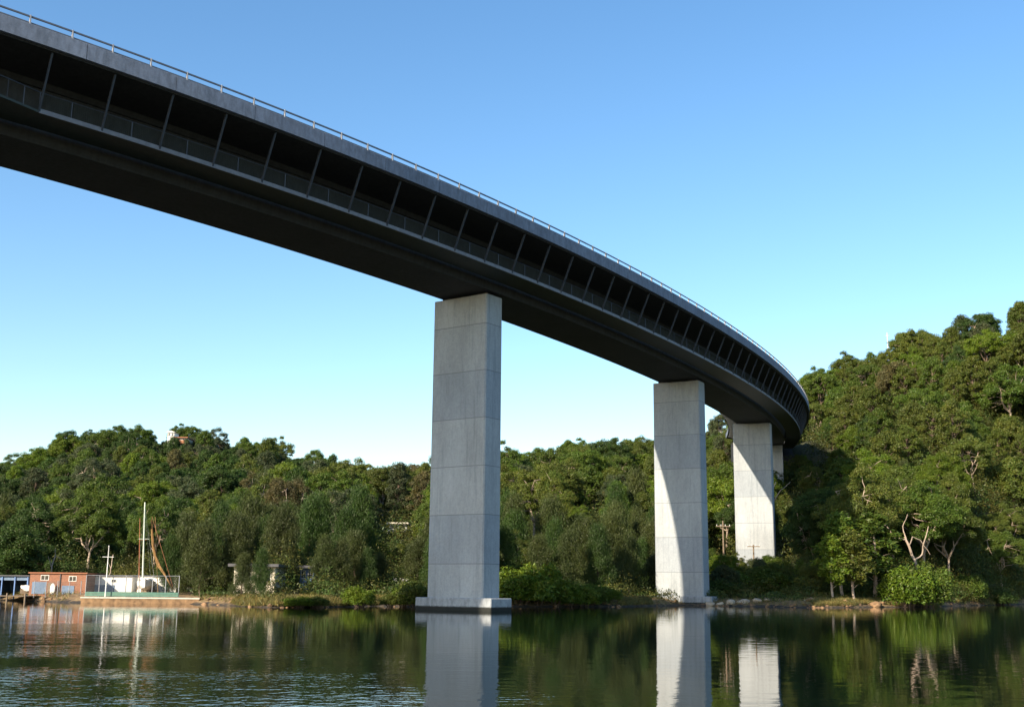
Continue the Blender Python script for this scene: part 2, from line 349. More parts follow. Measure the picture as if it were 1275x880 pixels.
g = link(bpy.data.objects.new('ground', np_mesh('ground', nv, quads, M['ground'], True))); g['kind'] = 'structure'
wv = np.array([(-3500, -3000, 0), (3500, -3000, 0), (3500, 900, 0), (-3500, 900, 0)], float)
wt = link(bpy.data.objects.new('water', np_mesh('water', wv, np.array([[0, 1, 2, 3]]), M['water']))); wt['kind'] = 'structure'

# ------------------------------------------------------------------ the bridge
P0 = bp(0, 8, -35)
br = tag(empty('road_bridge', (P0.x, P0.y, 0)), 'tall curving grey concrete road bridge on slab piers crossing the river', 'bridge')
bpy.context.view_layer.update(); BI = br.matrix_world.inverted()
def bpart(mb, name, mat, parent=None, **kw):
    o = mb.build(name, mat, None, **kw); off = Vector((P0.x, P0.y, 0))
    o.data.transform(Matrix.Translation(-off)); o.parent = br if parent is None else parent
    return o
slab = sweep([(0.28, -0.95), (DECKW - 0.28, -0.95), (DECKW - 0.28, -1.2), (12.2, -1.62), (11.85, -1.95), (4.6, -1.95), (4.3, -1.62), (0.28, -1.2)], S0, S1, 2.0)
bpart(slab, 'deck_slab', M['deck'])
bpart(sweep([(0.75, -0.944), (DECKW - 0.75, -0.944), (DECKW - 0.75, -0.93), (0.75, -0.93)], S0, S1, 2.0), 'road_surface', M['asphalt'])
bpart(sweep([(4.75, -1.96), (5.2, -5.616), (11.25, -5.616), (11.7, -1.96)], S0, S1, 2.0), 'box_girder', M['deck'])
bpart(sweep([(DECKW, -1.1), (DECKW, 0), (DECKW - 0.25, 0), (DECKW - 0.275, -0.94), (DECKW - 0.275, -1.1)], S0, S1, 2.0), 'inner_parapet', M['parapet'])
# outer parapet: panels with open joints
s = -53.3 - 6.24 * 10 + 1.2
PJ = 6.24
while s < S1 - PJ:
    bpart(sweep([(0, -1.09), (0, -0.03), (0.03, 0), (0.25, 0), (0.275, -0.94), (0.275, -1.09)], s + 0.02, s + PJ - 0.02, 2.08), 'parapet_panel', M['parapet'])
    s += PJ
# guard rail on top of the outer parapet
rail = bpart(sweep([(0.09, 0.46), (0.09, 0.56), (0.19, 0.56), (0.19, 0.46)], -78, 182, 2.0), 'guard_rail', M['railtube'])
bpart(sweep([(0.10, 0.06), (0.10, 0.13), (0.18, 0.13), (0.18, 0.06)], -78, 182, 2.0), 'lower_rail', M['railtube'], rail)
SP0, DP = -49.497, 2.67437
for i in range(-10, 86):
    s = SP0 + i * DP; mb = MB(); h = hd(s); c, s_ = math.cos(h), math.sin(h); p = bp(s, 0.14, 0)
    L_ = lambda a, b, z: (p.x + c * a - s_ * b, p.y + s_ * a + c * b, p.z + z)
    pts = [L_(a, b, z) for z, w in ((-0.01, 1.0), (0.60, 0.8)) for a, b in ((-0.045 * w, -0.09 * w), (0.045 * w, -0.09 * w), (0.045 * w, 0.09 * w), (-0.045 * w, 0.09 * w))]
    mb.add(pts, [(3, 2, 1, 0), (4, 5, 6, 7), (0, 1, 5, 4), (1, 2, 6, 5), (2, 3, 7, 6), (3, 0, 4, 7)])
    bpart(mb, 'rail_post', M['post'], rail)
# walkway slung under the outer overhang
WZ = -4.78; WE = 1.91; HS0, HP = -47.8467, 4.15733
WS1 = 182.0
ebm = bpart(sweep([(WE, WZ + 0.30), (WE + 0.1, WZ + 0.30), (WE + 0.1, WZ), (WE, WZ)], HS0, WS1, 2.0), 'edge_beam', M['beam'])
wk = bpart(sweep([(WE + 0.103, WZ + 0.16), (4.72, WZ + 0.16), (4.72, WZ + 0.03), (WE + 0.103, WZ + 0.03)], HS0, WS1, 2.0), 'walkway', M['mesh'])
ebm.parent = wk
def pth(fn, s0, s1, step=2.08):
    n = int(round((s1 - s0) / step)); return [fn(s0 + (s1 - s0) * i / n) for i in range(n + 1)]
mb = MB(); mb.tube(pth(lambda s: bp(s, WE + 0.05, WZ + 1.38), HS0, WS1), 0.035, 5); bpart(mb, 'handrail', M['hanger'], wk)
mb = MB()
for k in range(12): mb.tube(pth(lambda s: bp(s, WE + 0.06, WZ + 0.36 + 0.082 * k), HS0, WS1, 4.16), 0.012, 3)
n = int((WS1 - HS0) / 0.14)
for i in range(n):
    s = HS0 + i * 0.14; a, b = bp(s, WE + 0.06, WZ + 0.3), bp(s, WE + 0.06, WZ + 1.36); t = bp(s + 0.014, WE + 0.06, WZ + 0.3) - a
    mb.add([a, a + t, b + t, b], [(0, 1, 2, 3)])
bpart(mb, 'mesh_infill', M['mesh'], wk)
nH = int((WS1 - HS0) / HP)
for i in range(nH + 1):
    s = HS0 + i * HP; h = hd(s); c, s_ = math.cos(h), math.sin(h)
    def fr(prof, th):
        a = [bp(s, r, z) for r, z in prof]; t = Vector((c, s_, 0)) * th; n_ = len(prof)
        return [p - t for p in a] + [p + t for p in a], [tuple(range(n_))[::-1], tuple(range(n_, 2 * n_))] + [(k, (k + 1) % n_, (k + 1) % n_ + n_, k + n_) for k in range(n_)]
    mb = MB(); mb.add(*fr([(0.42, -1.19), (0.6, -1.19), (WE + 0.2, WZ + 0.02), (WE + 0.02, WZ + 0.02)], 0.055))
    bpart(mb, 'hanger', M['hanger'])
    if i < nH:
        mb = MB(); s = HS0 + (i + 0.5) * HP; mb.tube([bp(s, WE + 0.05, WZ + 0.25), bp(s, WE + 0.05, WZ + 1.36)], 0.045, 4); bpart(mb, 'baluster', M['hanger'], wk)
for i in range(-6, nH + 2):              # brackets carrying the inner overhang
    s = HS0 + (i + 0.5) * HP; h = hd(s); c, s_ = math.cos(h), math.sin(h)
    a = [bp(s, r, z) for r, z in ((11.9, -1.70), (16.6, -1.24), (16.6, -1.5), (15.8, -1.75), (11.35, -3.4))]; t = Vector((c, s_, 0)) * 0.16
    mb = MB(); n_ = 5; mb.add([p - t for p in a] + [p + t for p in a], [tuple(range(n_))[::-1], tuple(range(n_, 2 * n_))] + [(k, (k + 1) % n_, (k + 1) % n_ + n_, k + n_) for k in range(n_)])
    bpart(mb, 'bracket', M['post'])
# the widened bay where the walkway turns out at its near end
mb = MB(); A = [bp(HS0 - 0.02, WE, WZ), bp(HS0 - 2.2, WE - 0.55, WZ + 0.02), bp(HS0 - 7.0, WE - 1.5, WZ + 0.03), bp(HS0 - 7.0, 4.7, WZ + 0.03), bp(HS0 - 0.02, 4.7, WZ)]
mb.add([p for p in A] + [p + Vector((0, 0, 0.16)) for p in A], [(4, 3, 2, 1, 0), (5, 6, 7, 8, 9)] + [(k, (k + 1) % 5, (k + 1) % 5 + 5, k + 5) for k in range(5)])
bay = bpart(mb, 'lookout_bay', M['mesh'])
mb = MB(); mb.tube([p + Vector((0, 0, 1.35)) for p in A[:3]], 0.035, 5)
for p, q in zip(A[:2], A[1:3]):
    for f in (0, 0.5, 1): r_ = p.lerp(q, f); mb.tube([r_ + Vector((0, 0, 0.1)), r_ + Vector((0, 0, 1.35))], 0.04, 4)
bpart(mb, 'bay_railing', M['hanger'], bay)
# piers
PWD, PTH, PRO = 6.35, 2.55, 8.62
for k, s in enumerate((-104.0, 0.0, 53.384, 104.8, 156.5)):
    h = hd(s); o = bp(s, PRO, 0); base = gz(o.x, o.y) - 1.5 if k > 2 else -1.6
    top = zt(s) - 5.616 - 0.28
    mb = MB(); vs = []
    ch = 0.12
    for z in (base, top):
        a = PWD / 2 + 0.05 * (1 - z / 30); b = PTH / 2 + 0.03 * (1 - z / 30)
        for u, v in ((-a + ch, -b), (a - ch, -b), (a, -b + ch), (a, b - ch), (a - ch, b), (-a + ch, b), (-a, b - ch), (-a, -b + ch)):
            # u outwards, v along the deck
            vs.append((o.x + math.sin(h) * u + math.cos(h) * v, o.y - math.cos(h) * u + math.sin(h) * v, z))
    mb.add(vs, [tuple(range(8))[::-1], tuple(range(8, 16))] + [(j, (j + 1) % 8, (j + 1) % 8 + 8, j + 8) for j in range(8)])
    pr = bpart(mb, 'pier', M['pier'])
    def obx(u0, u1, v0, v1, z0, z1):
        return [(o.x + math.sin(h) * u + math.cos(h) * v, o.y - math.cos(h) * u + math.sin(h) * v, z) for z in (z0, z1) for u, v in ((u0, v0), (u1, v0), (u1, v1), (u0, v1))], [(3, 2, 1, 0), (4, 5, 6, 7), (0, 1, 5, 4), (1, 2, 6, 5), (2, 3, 7, 6), (3, 0, 4, 7)]
    for u in (-2.1, 2.1):
        mb = MB(); mb.add(*obx(u - 0.55, u + 0.55, -0.6, 0.6, top - 0.01, top + 0.285)); bpart(mb, 'bearing', M['roofdark'], pr)
    if k < 3:
        mb = MB(); mb.add(*obx(-PWD / 2 - 1.2, PWD / 2 + 1.2, -PTH / 2 - 0.32, PTH / 2 + 0.32, -1.9, 1.13)); bpart(mb, 'pile_cap', M['cap'], pr, bevel=0.07)
# abutment at the far hillside
mb = MB(); a = [bp(s_, r, 0) for s_, r in ((S1 - 6, 1.0), (S1 - 6, 15.4), (S1 + 6, 15.4), (S1 + 6, 1.0))]
zz = zt(S1); mb.add([(p.x, p.y, 12) for p in a] + [(p.x, p.y, zt(S1 - 6) - 5.9 if j < 2 else zz - 1.2) for j, p in enumerate(a)], [(3, 2, 1, 0), (4, 5, 6, 7), (0, 1, 5, 4), (1, 2, 6, 5), (2, 3, 7, 6), (3, 0, 4, 7)])
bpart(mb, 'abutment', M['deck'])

# ------------------------------------------------------------------ trees
def quads_at(P, U, V, tint):
    """leaf quads: centres P, half-axes U, V"""
    n = len(P); v = np.empty((n, 4, 3), np.float32); v[:, 0] = P - U; v[:, 1] = P + V * 0.8 - U * 0.1; v[:, 2] = P + U; v[:, 3] = P - V * 0.8 + U * 0.1
    return v.reshape(-1, 3), np.arange(n * 4).reshape(n, 4), tint
def unit(a): return a / (np.linalg.norm(a, axis=1, keepdims=True) + 1e-9)
def clump(rs, c, r, n, size, droop=0.0, shell=0.45, asp=0.42):
    d = unit(rs.normal(size=(n, 3))); d[:, 2] = np.where(d[:, 2] < -0.6, -d[:, 2] * 0.6, d[:, 2])
    rad = shell + (1.15 - shell) * rs.rand(n, 1) ** 0.6
    # knobbly surface: several small tufts on each clump
    tuft = unit(rs.normal(size=(11, 3))); dots = d @ tuft.T; rad = rad * (0.66 + 0.46 * np.clip((dots.max(1, keepdims=True) - 0.72) * 4, 0, 1))
    P = np.array(c) + d * rad * np.array(r)
    nrm = unit(d * 1.0 + rs.normal(size=(n, 3)) * 0.9 + np.array([0, 0, 0.35]))
    U = unit(np.cross(nrm, rs.normal(size=(n, 3)))); U[:, 2] -= droop; U = unit(U); V = unit(np.cross(nrm, U))
    sz = size * rs.uniform(0.6, 1.35, (n, 1)); t = rs.uniform(0.72, 1.28, (n, 1)) * np.array([1, 1, 1]); t[:, 0] *= rs.uniform(0.85, 1.25, n)
    return P, U * sz, V * sz * asp, t
def crown_mesh(name, parts):
    P = np.concatenate([p[0] for p in parts]); U = np.concatenate([p[1] for p in parts]); V = np.concatenate([p[2] for p in parts]); T = np.concatenate([p[3] for p in parts])
    v, f, t = quads_at(P, U, V, T); return np_mesh(name, v, f, M['leaf'], False, t)
def bend(a, b, rs, k=0.12, n=4):
    a, b = Vector(a), Vector(b); L = (b - a).length; pts = []
    w = Vector(rs.uniform(-1, 1, 3)) * L * k; w2 = Vector(rs.uniform(-1, 1, 3)) * L * k * 0.6
    for i in range(n + 1):
        t = i / n; pts.append(a.lerp(b, t) + w * math.sin(PI * t) + w2 * math.sin(2 * PI * t))
    return pts
def make_gum(seed, H=14.0, R=5.0, leafsize=0.17, dens=1.0, pale=True, fork=0.36, nl=5, flat=0.8, nc=34):
    rs = np.random.RandomState(seed); tr = MB(); lean = rs.uniform(-1, 1, 2) * 0.7; parts = []; nodes = []
    fz = H * (fork + rs.uniform(-.06, .08)); fp = (lean[0], lean[1], fz)
    tr.tube(bend((0, 0, -1.0), fp, rs, 0.03), [0.30, 0.26, 0.22, 0.19, 0.17], 7)
    for i in range(nl):
        a = 2 * PI * i / nl + rs.uniform(-.5, .5); rr = R * rs.uniform(0.25, 0.6); hz = H * rs.uniform(0.6, 0.86)
        e = (fp[0] + math.cos(a) * rr, fp[1] + math.sin(a) * rr, hz); pl = bend(fp, e, rs, 0.12); tr.tube(pl, [0.14, 0.115, 0.09, 0.07, 0.045], 5); nodes += pl[1:]
    ph = rs.uniform(0, 2 * PI, 4)
    for i in range(nc):
        t = (i + .5) / nc; a = i * 2.39996 + rs.uniform(-.4, .4); el = math.asin(1 - 1.5 * t)          # from the top of the dome to just under its waist
        k = 1 + .16 * math.sin(2 * a + ph[0]) + .14 * math.sin(3 * a + ph[1]) + .10 * math.sin(5 * el + ph[2]); k *= rs.uniform(0.68, 1.0)
        z = H * 0.62 + H * 0.34 * math.sin(el) * k; rr = R * math.cos(el) * k * 0.92
        c = Vector((lean[0] + math.cos(a) * rr, lean[1] + math.sin(a) * rr, z)); q = min(nodes, key=lambda n_: (n_ - c).length)
        tr.tube(bend(q, c, rs, 0.1, 3), [0.055, 0.045, 0.03, 0.02], 4)
        cr = R * rs.uniform(0.12, 0.25); n = int(330 * dens * (cr / 1.6) ** 2 * (0.34 / leafsize) ** 2)
        parts.append(clump(rs, c, (cr, cr, cr * flat), n, leafsize, 0.3, 0.3))
    return tr.mesh('trunk', M['barkpale'] if pale else M['barkdark']), crown_mesh('crown', parts)
def make_round(seed, H=10.0, R=4.2, leafsize=0.36, dens=1.0, low=0.25, nc=16, pale=False):
    rs = np.random.RandomState(seed); tr = MB(); parts = []
    tr.tube(bend((0, 0, -1.0), (0, 0, H * 0.8), rs, 0.03), [0.28, 0.24, 0.18, 0.12, 0.06], 6)
    for i in range(nc):
        a = i * 2.4 + rs.uniform(-.3, .3); t = (i + 0.5) / nc; z = H * (low + (0.93 - low) * t); w = math.sin(PI * min(1, 0.18 + 0.80 * t)) ** 0.7
        rr = R * w * rs.uniform(0.35, 0.88); c = (math.cos(a) * rr, math.sin(a) * rr, z); cr = R * rs.uniform(0.20, 0.36)
        tr.tube(bend((0, 0, max(0.5, z - H * 0.15)), c, rs, 0.1, 3), [0.09, 0.07, 0.05, 0.03], 4)
        parts.append(clump(rs, c, (cr, cr, cr * 0.8), int(330 * dens * (cr / 1.6) ** 2 * (0.34 / leafsize) ** 2), leafsize, 0.05, 0.5))
    return tr.mesh('trunk', M['barkpale'] if pale else M['barkdark']), crown_mesh('crown', parts)
def make_sheoak(seed, H=12.0, R=2.6, leafsize=0.42, dens=1.0):
    rs = np.random.RandomState(seed); tr = MB(); parts = []
    tr.tube(bend((0, 0, -1.0), (rs.uniform(-.4, .4), 0, H * 0.92), rs, 0.03), [0.2, 0.17, 0.13, 0.09, 0.04], 6)
    for i in range(26):
        t = (i + .5) / 26; z = H * (0.12 + 0.84 * t); rr = R * (1.05 - t ** 1.6 * 0.85) * rs.uniform(0.25, 1.0); a = i * 2.4 + rs.uniform(-.5, .5)
        c = (math.cos(a) * rr, math.sin(a) * rr, z); tr.tube([(0, 0, z - 0.8), c], [0.06, 0.025], 3)
        n = int(230 * dens * (0.42 / leafsize)); P = np.array(c) + rs.normal(size=(n, 3)) * np.array([R * 0.20, R * 0.20, H * 0.055])
        U = rs.normal(size=(n, 3)) * 0.45; U[:, 2] = -rs.uniform(0.5, 1.2, n); U = unit(U); V = unit(np.cross(U, rs.normal(size=(n, 3))))
        sz = leafsize * rs.uniform(0.6, 1.4, (n, 1)); tt = rs.uniform(0.7, 1.25, (n, 1)) * np.ones(3)
        parts.append((P, U * sz, V * sz * 0.16, tt))
    return tr.mesh('trunk', M['barkdark']), crown_mesh('crown', parts)
def make_bush(seed, H=4.0, R=2.5, leafsize=0.16, dens=1.0, nc=16):
    rs = np.random.RandomState(seed); tr = MB(); parts = []
    for i in range(nc):
        a = i * 2.4; t = rs.rand(); rr = R * math.sqrt((i + .5) / nc) * 0.85; z = max(0.25 * H, H * (0.95 - 0.5 * (rr / R) ** 2) * rs.uniform(0.45, 0.92)); cr = R * rs.uniform(0.26, 0.42)
        c = (math.cos(a) * rr, math.sin(a) * rr, z); tr.tube([(c[0] * 0.2, c[1] * 0.2, -0.6), (c[0] * 0.7, c[1] * 0.7, z * 0.55), c], [0.08, 0.06, 0.03], 4)
        parts.append(clump(rs, c, (cr, cr, cr * 1.05), int(420 * dens * (cr / 1.0) ** 2 * (0.16 / leafsize) ** 2), leafsize, 0.0, 0.5, 0.5))
        parts.append(clump(rs, (c[0], c[1], c[2] * 0.45), (cr, cr, c[2] * 0.45), int(200 * dens * cr ** 2 * (0.16 / leafsize) ** 2), leafsize, 0.0, 0.5, 0.5))
    return tr.mesh('stem', M['barkdark']), crown_mesh('foliage', parts)
def make_sapling(seed, H=8.0, R=1.8, leafsize=0.16):
    rs = np.random.RandomState(seed); tr = MB(); parts = []
    tr.tube(bend((0, 0, -0.8), (0.1, 0, H * 0.9), rs, 0.03), [0.11, 0.1, 0.08, 0.06, 0.03], 6)
    for i in range(20):
        t = (i + .5) / 20; z = H * (0.26 + 0.7 * t); rr = R * math.sin(PI * (0.15 + 0.8 * t)) * rs.uniform(0.2, 0.8); a = i * 2.4
        c = (math.cos(a) * rr, math.sin(a) * rr, z); tr.tube([(0, 0, z - 0.7), c], [0.04, 0.015], 3); cr = R * rs.uniform(0.26, 0.42)
        parts.append(clump(rs, c, (cr, cr, cr * 1.2), int(800 * cr ** 2), leafsize, 0.5, 0.2))
    return tr.mesh('trunk', M['barkpale']), crown_mesh('crown', parts)

LIB = {}
LIB['gum'] = [make_gum(11 + k, 14, 5.9, 0.18, 1.1, pale=(k % 2 == 0), fork=0.34, nl=4 + k % 3, nc=52 + 4 * k) for k in range(8)]
LIB['broad'] = [make_round(41 + k, 10, 4.4, 0.20, 1.0, nc=34) for k in range(4)]
LIB['sheoak'] = [make_sheoak(61 + k, 12, 2.9, 0.30, 1.4) for k in range(3)]
LIB['neargum'] = [make_gum(81 + k, 14, 5.4, 0.125, 1.1, fork=0.32, nl=6, nc=62) for k in range(3)]
LIB['nearbroad'] = [make_round(95 + k, 9, 4.0, 0.14, 1.1, nc=36, low=0.15) for k in range(2)]
LIB['nearsheoak'] = [make_sheoak(71 + k, 12, 2.8, 0.20, 2.2) for k in range(3)]
LIB['turp'] = [make_round(141 + k, 13, 3.5, 0.18, 1.0, low=0.22, nc=38) for k in range(3)]
LIB['nearturp'] = [make_round(151 + k, 13, 3.5, 0.13, 1.0, low=0.2, nc=40) for k in range(2)]
LIB['mangrove'] = [make_bush(101 + k, 4, 2.6, 0.14, 1.2) for k in range(3)]
LIB['sapling'] = [make_sapling(121 + k) for k in range(3)]
NAMES = {'turp': ('turpentine_tree', 'tall upright tree'), 'nearturp': ('turpentine_tree', 'tall upright tree'), 'gum': ('gum_tree', 'gum tree'), 'neargum': ('gum_tree', 'gum tree'), 'broad': ('broadleaf_tree', 'bushy tree'), 'nearbroad': ('broadleaf_tree', 'bushy tree'),
         'sheoak': ('she_oak', 'she-oak'), 'nearsheoak': ('she_oak', 'she-oak'), 'mangrove': ('mangrove_bush', 'bush'), 'sapling': ('young_gum_tree', 'sapling')}
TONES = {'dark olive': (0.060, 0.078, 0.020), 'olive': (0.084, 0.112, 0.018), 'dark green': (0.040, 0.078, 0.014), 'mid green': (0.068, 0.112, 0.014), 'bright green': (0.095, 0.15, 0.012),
         'grey green': (0.060, 0.082, 0.032), 'brownish': (0.090, 0.085, 0.030), 'yellow green': (0.092, 0.120, 0.018)}
PLANTS = []
def plant(kind, x, y, h=1.0, w=None, rz=0.0, tone='mid green', var=None, label=None, z=None, cat=None, group=None):
    rr = random.Random(int(x * 131 + y * 977)); var = rr.randrange(len(LIB[kind])) if var is None else var
    tm, cm = LIB[kind][var % len(LIB[kind])]; nm, ct = NAMES[kind]
    o = empty(nm, (x, y, gz(x, y) if z is None else z), rz); o.scale = (w or h, w or h, h)
    bush = kind == 'mangrove'
    a = link(bpy.data.objects.new('stem' if bush else 'trunk', tm), o); b = link(bpy.data.objects.new('foliage' if bush else 'crown', cm), o)
    c = TONES[tone]; j = rr.uniform(0.82, 1.10); b.color = (c[0] * j, c[1] * j * rr.uniform(.95, 1.05), c[2] * j, 1)
    o['category'] = cat or ct
    if label: o['label'] = label
    if group: o['group'] = group
    PLANTS.append((o, kind, tone, x, y, label))
    return o

# view corridors that stay open in the photograph: (px0, px1, py0, py1, farther than which nothing matters)
KEEP = [(217, 236, 538, 556, 402), (474, 510, 648, 674, 300), (12, 235, 700, 745, 152), (900, 978, 560, 690, 206), (960, 1000, 535, 618, 240), (809, 886, 460, 755, 158), (735, 747, 606, 642, 238), (890, 910, 642, 676, 180),
        (888, 900, 528, 540, 340), (290, 345, 706, 728, 146), (372, 392, 706, 722, 150), (483, 510, 722, 736, 140), (1098, 1152, 640, 700, 166), (207, 217, 532, 545, 412), (920, 955, 672, 690, 190)]
BH = {'turp': (13, 3.4), 'gum': (14, 5), 'broad': (10, 4.6), 'sheoak': (12, 2.8)}
def blocked(x, y, h, r, zg):
    px, py0 = proj(x, y, zg + h); _, py1 = proj(x, y, zg); pr = r * F_PX / y * 0.85
    for a, b, c, d, Y in KEEP:
        if y < Y and px + pr > a and px - pr < b and py0 + 4 < d and py1 > c: return True
    lt, st = lateral(x, y)
    if -4 - r < lt < DECKW + 3 + r and -110 < st < S1 + 4 and zg + h > zt(st) - 7: return True
    return False
rnd = random.Random(77); pts = []; grid = {}
def okd(x, y, dmin):
    gx, gy = int(x // 8), int(y // 8)
    for i in range(gx - 2, gx + 3):
        for j in range(gy - 2, gy + 3):
            for (a, b, d) in grid.get((i, j), ()):
                if (a - x) ** 2 + (b - y) ** 2 < ((dmin + d) / 2) ** 2: return False
    return True
cnt = {'turp': 0, 'gum': 0, 'broad': 0, 'sheoak': 0}
for _ in range(60000):
    y = rnd.uniform(112, 465); px = rnd.uniform(-55, 1330); x = (px - 637.5) / F_PX * y * 1.02
    a = x / y; ds = float(shore(x, y)); dr_ = float(np.interp(a, AX, DR))
    if y < ds + (17 if px < 560 else 12 if px < 900 else 16) or y > dr_ + 12: continue
    t = (y - ds) / (dr_ - ds)
    if px < 250 and y < 168: continue
    if (190 < px < 545 or 660 < px < 812) and y < ds + 32: continue
    if px > 1000 and y < ds + 26: continue
    u = rnd.random()
    if t < 0.16: kind = 'sheoak' if u < 0.55 else 'broad' if u < 0.85 else 'gum'
    elif t < 0.4: kind = 'gum' if u < 0.42 else 'broad' if u < 0.93 else 'sheoak'
    else: kind = 'gum' if u < 0.52 else 'broad'
    if kind == 'broad' and t > .1 and rnd.random() < .42: kind = 'turp'
    dm = {'gum': 7.5, 'broad': 6.5, 'sheoak': 4.8, 'turp': 6.0}[kind]
    if y > 300: dm *= 1.08
    if not okd(x, y, dm): continue
    H, R = BH[kind]; sc_ = rnd.uniform(0.68, 1.18) * (0.9 if kind == 'gum' else 0.95); w_ = sc_ * rnd.uniform(0.85, 1.10)
    if t < 0.12: sc_ *= 0.85
    if px > 940: w_ *= 1.04
    zg = gz(x, y)
    if blocked(x, y, H * sc_, R * w_, zg):
        sc_ *= 0.5; w_ *= 0.55
        if kind == 'sheoak' or blocked(x, y, H * sc_, R * w_, zg): continue
    grid.setdefault((int(x // 8), int(y // 8)), []).append((x, y, dm)); cnt[kind] += 1
    right = px > 940
    tone = rnd.choices(['olive', 'dark green', 'mid green', 'bright green', 'grey green', 'brownish', 'yellow green'], [5, .8, 5, 3, .8, .35, 3] if right else ([1, 5, 4, 1, 3, .3, .3] if px < 420 else [3, 1.8, 4, 3, 1.5, .25, 2.5]))[0]
    if kind == 'sheoak': tone = rnd.choice(['dark olive', 'dark green'])
    near = y < 215
    plant(('near' if near else '') + kind, x, y, sc_, w_, rnd.uniform(0, 6.28), tone)
print('trees', cnt)

# ------------------------------------------------------------------ trees and bushes of the near shore, placed one by one
def spot(kind, px, Y, top, tone, label, w=None, rz=0.0, var=None, base=None, cat=None):
    """a plant at photo column px, distance Y, its top reaching photo row `top`"""
    p = at(px, 700, Y); z = gz(p.x, Y) if base is None else base
    H = {'neargum': 14, 'nearbroad': 9, 'nearsheoak': 12, 'mangrove': 4.2, 'sapling': 8, 'gum': 14, 'broad': 10}[kind]
    ht = at(px, top, Y).z - z; k = ht / H
    return plant(kind, p.x, Y, k, (w if w else 1.0) * k if kind != 'mangrove' else (w or 1.0), rz, tone, var, label, z, cat)
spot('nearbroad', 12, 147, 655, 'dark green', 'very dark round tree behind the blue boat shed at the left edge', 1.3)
spot('nearbroad', 48, 158, 676, 'dark green', 'dark leafy tree rising just behind the brick shed', 1.1, 1)
so = [(212, 136, 668), (232, 142, 640), (252, 134, 652), (272, 143, 628), (291, 137, 640), (312, 143, 622), (331, 139, 645), (350, 137, 632), (366, 158, 640), (386, 160, 640), (404, 133, 668), (304, 121, 690), (326, 120.5, 684),
      (424, 134, 672), (441, 139, 662), (458, 136, 684), (474, 142, 690), (520, 141, 672), (538, 138, 668), (556, 142, 672), (672, 142, 668), (690, 148, 648), (708, 143, 662), (726, 150, 644), (745, 146, 655), (764, 152, 640), (781, 158, 664), (799, 166, 672)]
def where(px): return 'between the white sheds and the sandy bank' if px < 345 else 'above the sandy bank' if px < 415 else 'left of the nearest pier' if px < 500 else 'close beside the nearest pier' if px < 600 else 'between the first two piers'
OR = ['first', 'second', 'third', 'fourth', 'fifth', 'sixth', 'seventh', 'eighth', 'ninth', 'tenth', 'eleventh', 'twelfth', 'thirteenth', 'fourteenth', 'fifteenth', 'sixteenth', 'seventeenth', 'eighteenth', 'nineteenth', 'twentieth']
OR += ['twenty-' + w for w in OR[:9]] + ['thirtieth'] + ['thirty-' + w for w in OR[:9]] + ['fortieth'] + ['forty-' + w for w in OR[:9]] + ['fiftieth'] + ['fifty-' + w for w in OR[:9]]
ctr = {}
for i, (px, Y, tp) in enumerate(so):
    w = where(px); ctr[w] = ctr.get(w, 0) + 1
    spot('nearsheoak', px, Y, tp, 'dark olive' if i % 3 else 'dark green', 'feathery she-oak %s, %s from left' % (w, OR[ctr[w] - 1]), 0.95 + 0.25 * ((i * 7) % 3) / 2, i * 1.3)
for px, Y, tp, w, tn, lb in [(646, 131.0, 704, 1.2, 'bright green', 'big bright green mangrove bush at the water right of the nearest pier'), (668, 132.0, 695, 1.3, 'bright green', 'tallest bright green mangrove bush right of the nearest pier'),
        (690, 133.0, 706, 1.1, 'bright green', 'mangrove bush at the right end of the big leafy clump'), (708, 134.0, 724, 0.75, 'bright green', 'small low mangrove, leftmost of the low row beside the big clump'),
        (723, 135.0, 722, 0.8, 'bright green', 'second low mangrove in the row between the first two piers'), (739, 136.0, 724, 0.75, 'mid green', 'third low mangrove in the row between the first two piers'),
        (754, 137.0, 727, 0.7, 'bright green', 'low mangrove at the right end of the row, before the sandy bank'), (630, 131.0, 718, 0.9, 'mid green', 'mangrove bush half hidden behind the right side of the nearest pier'),
        (520, 121.5, 719, 0.85, 'yellow green', 'yellow green bush touching the left side of the nearest pier'), (503, 122.5, 728, 0.5, 'bright green', 'small green bush just left of the bush touching the nearest pier'),
        (450, 119.5, 728, 0.62, 'bright green', 'round bright green bush alone at the water left of the nearest pier'), (487, 121.5, 738, 0.42, 'yellow green', 'tiny yellowish bush on the sand left of the nearest pier'),
        (376, 113.6, 741, 0.6, 'bright green', 'low spreading green bush on the sandy bank, left one of two'), (394, 114.6, 740, 0.6, 'yellow green', 'low spreading green bush on the sandy bank, right one of two'),
        (1125, 153.5, 700, 1.35, 'bright green', 'large bright green bush overhanging the water on the right shore'), (1150, 156.0, 693, 1.3, 'mid green', 'leafy green bush behind the large overhanging one on the right shore'),
        (1240, 186.0, 733, 0.9, 'dark green', 'low dark bush at the waterline near the right edge'), (1203, 180.0, 712, 1.1, 'mid green', 'bush on the right shore beside the tall thin gum trunk'),
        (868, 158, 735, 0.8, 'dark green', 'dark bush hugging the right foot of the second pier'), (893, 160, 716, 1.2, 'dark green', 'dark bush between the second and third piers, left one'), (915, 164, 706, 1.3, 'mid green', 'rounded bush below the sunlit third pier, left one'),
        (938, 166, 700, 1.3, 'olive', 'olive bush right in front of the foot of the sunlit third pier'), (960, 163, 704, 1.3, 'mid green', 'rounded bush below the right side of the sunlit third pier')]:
    spot('mangrove', px, Y, tp, tn, lb, w, px * 0.7, None, max(0.1, gz(at(px, 700, Y).x, Y)))
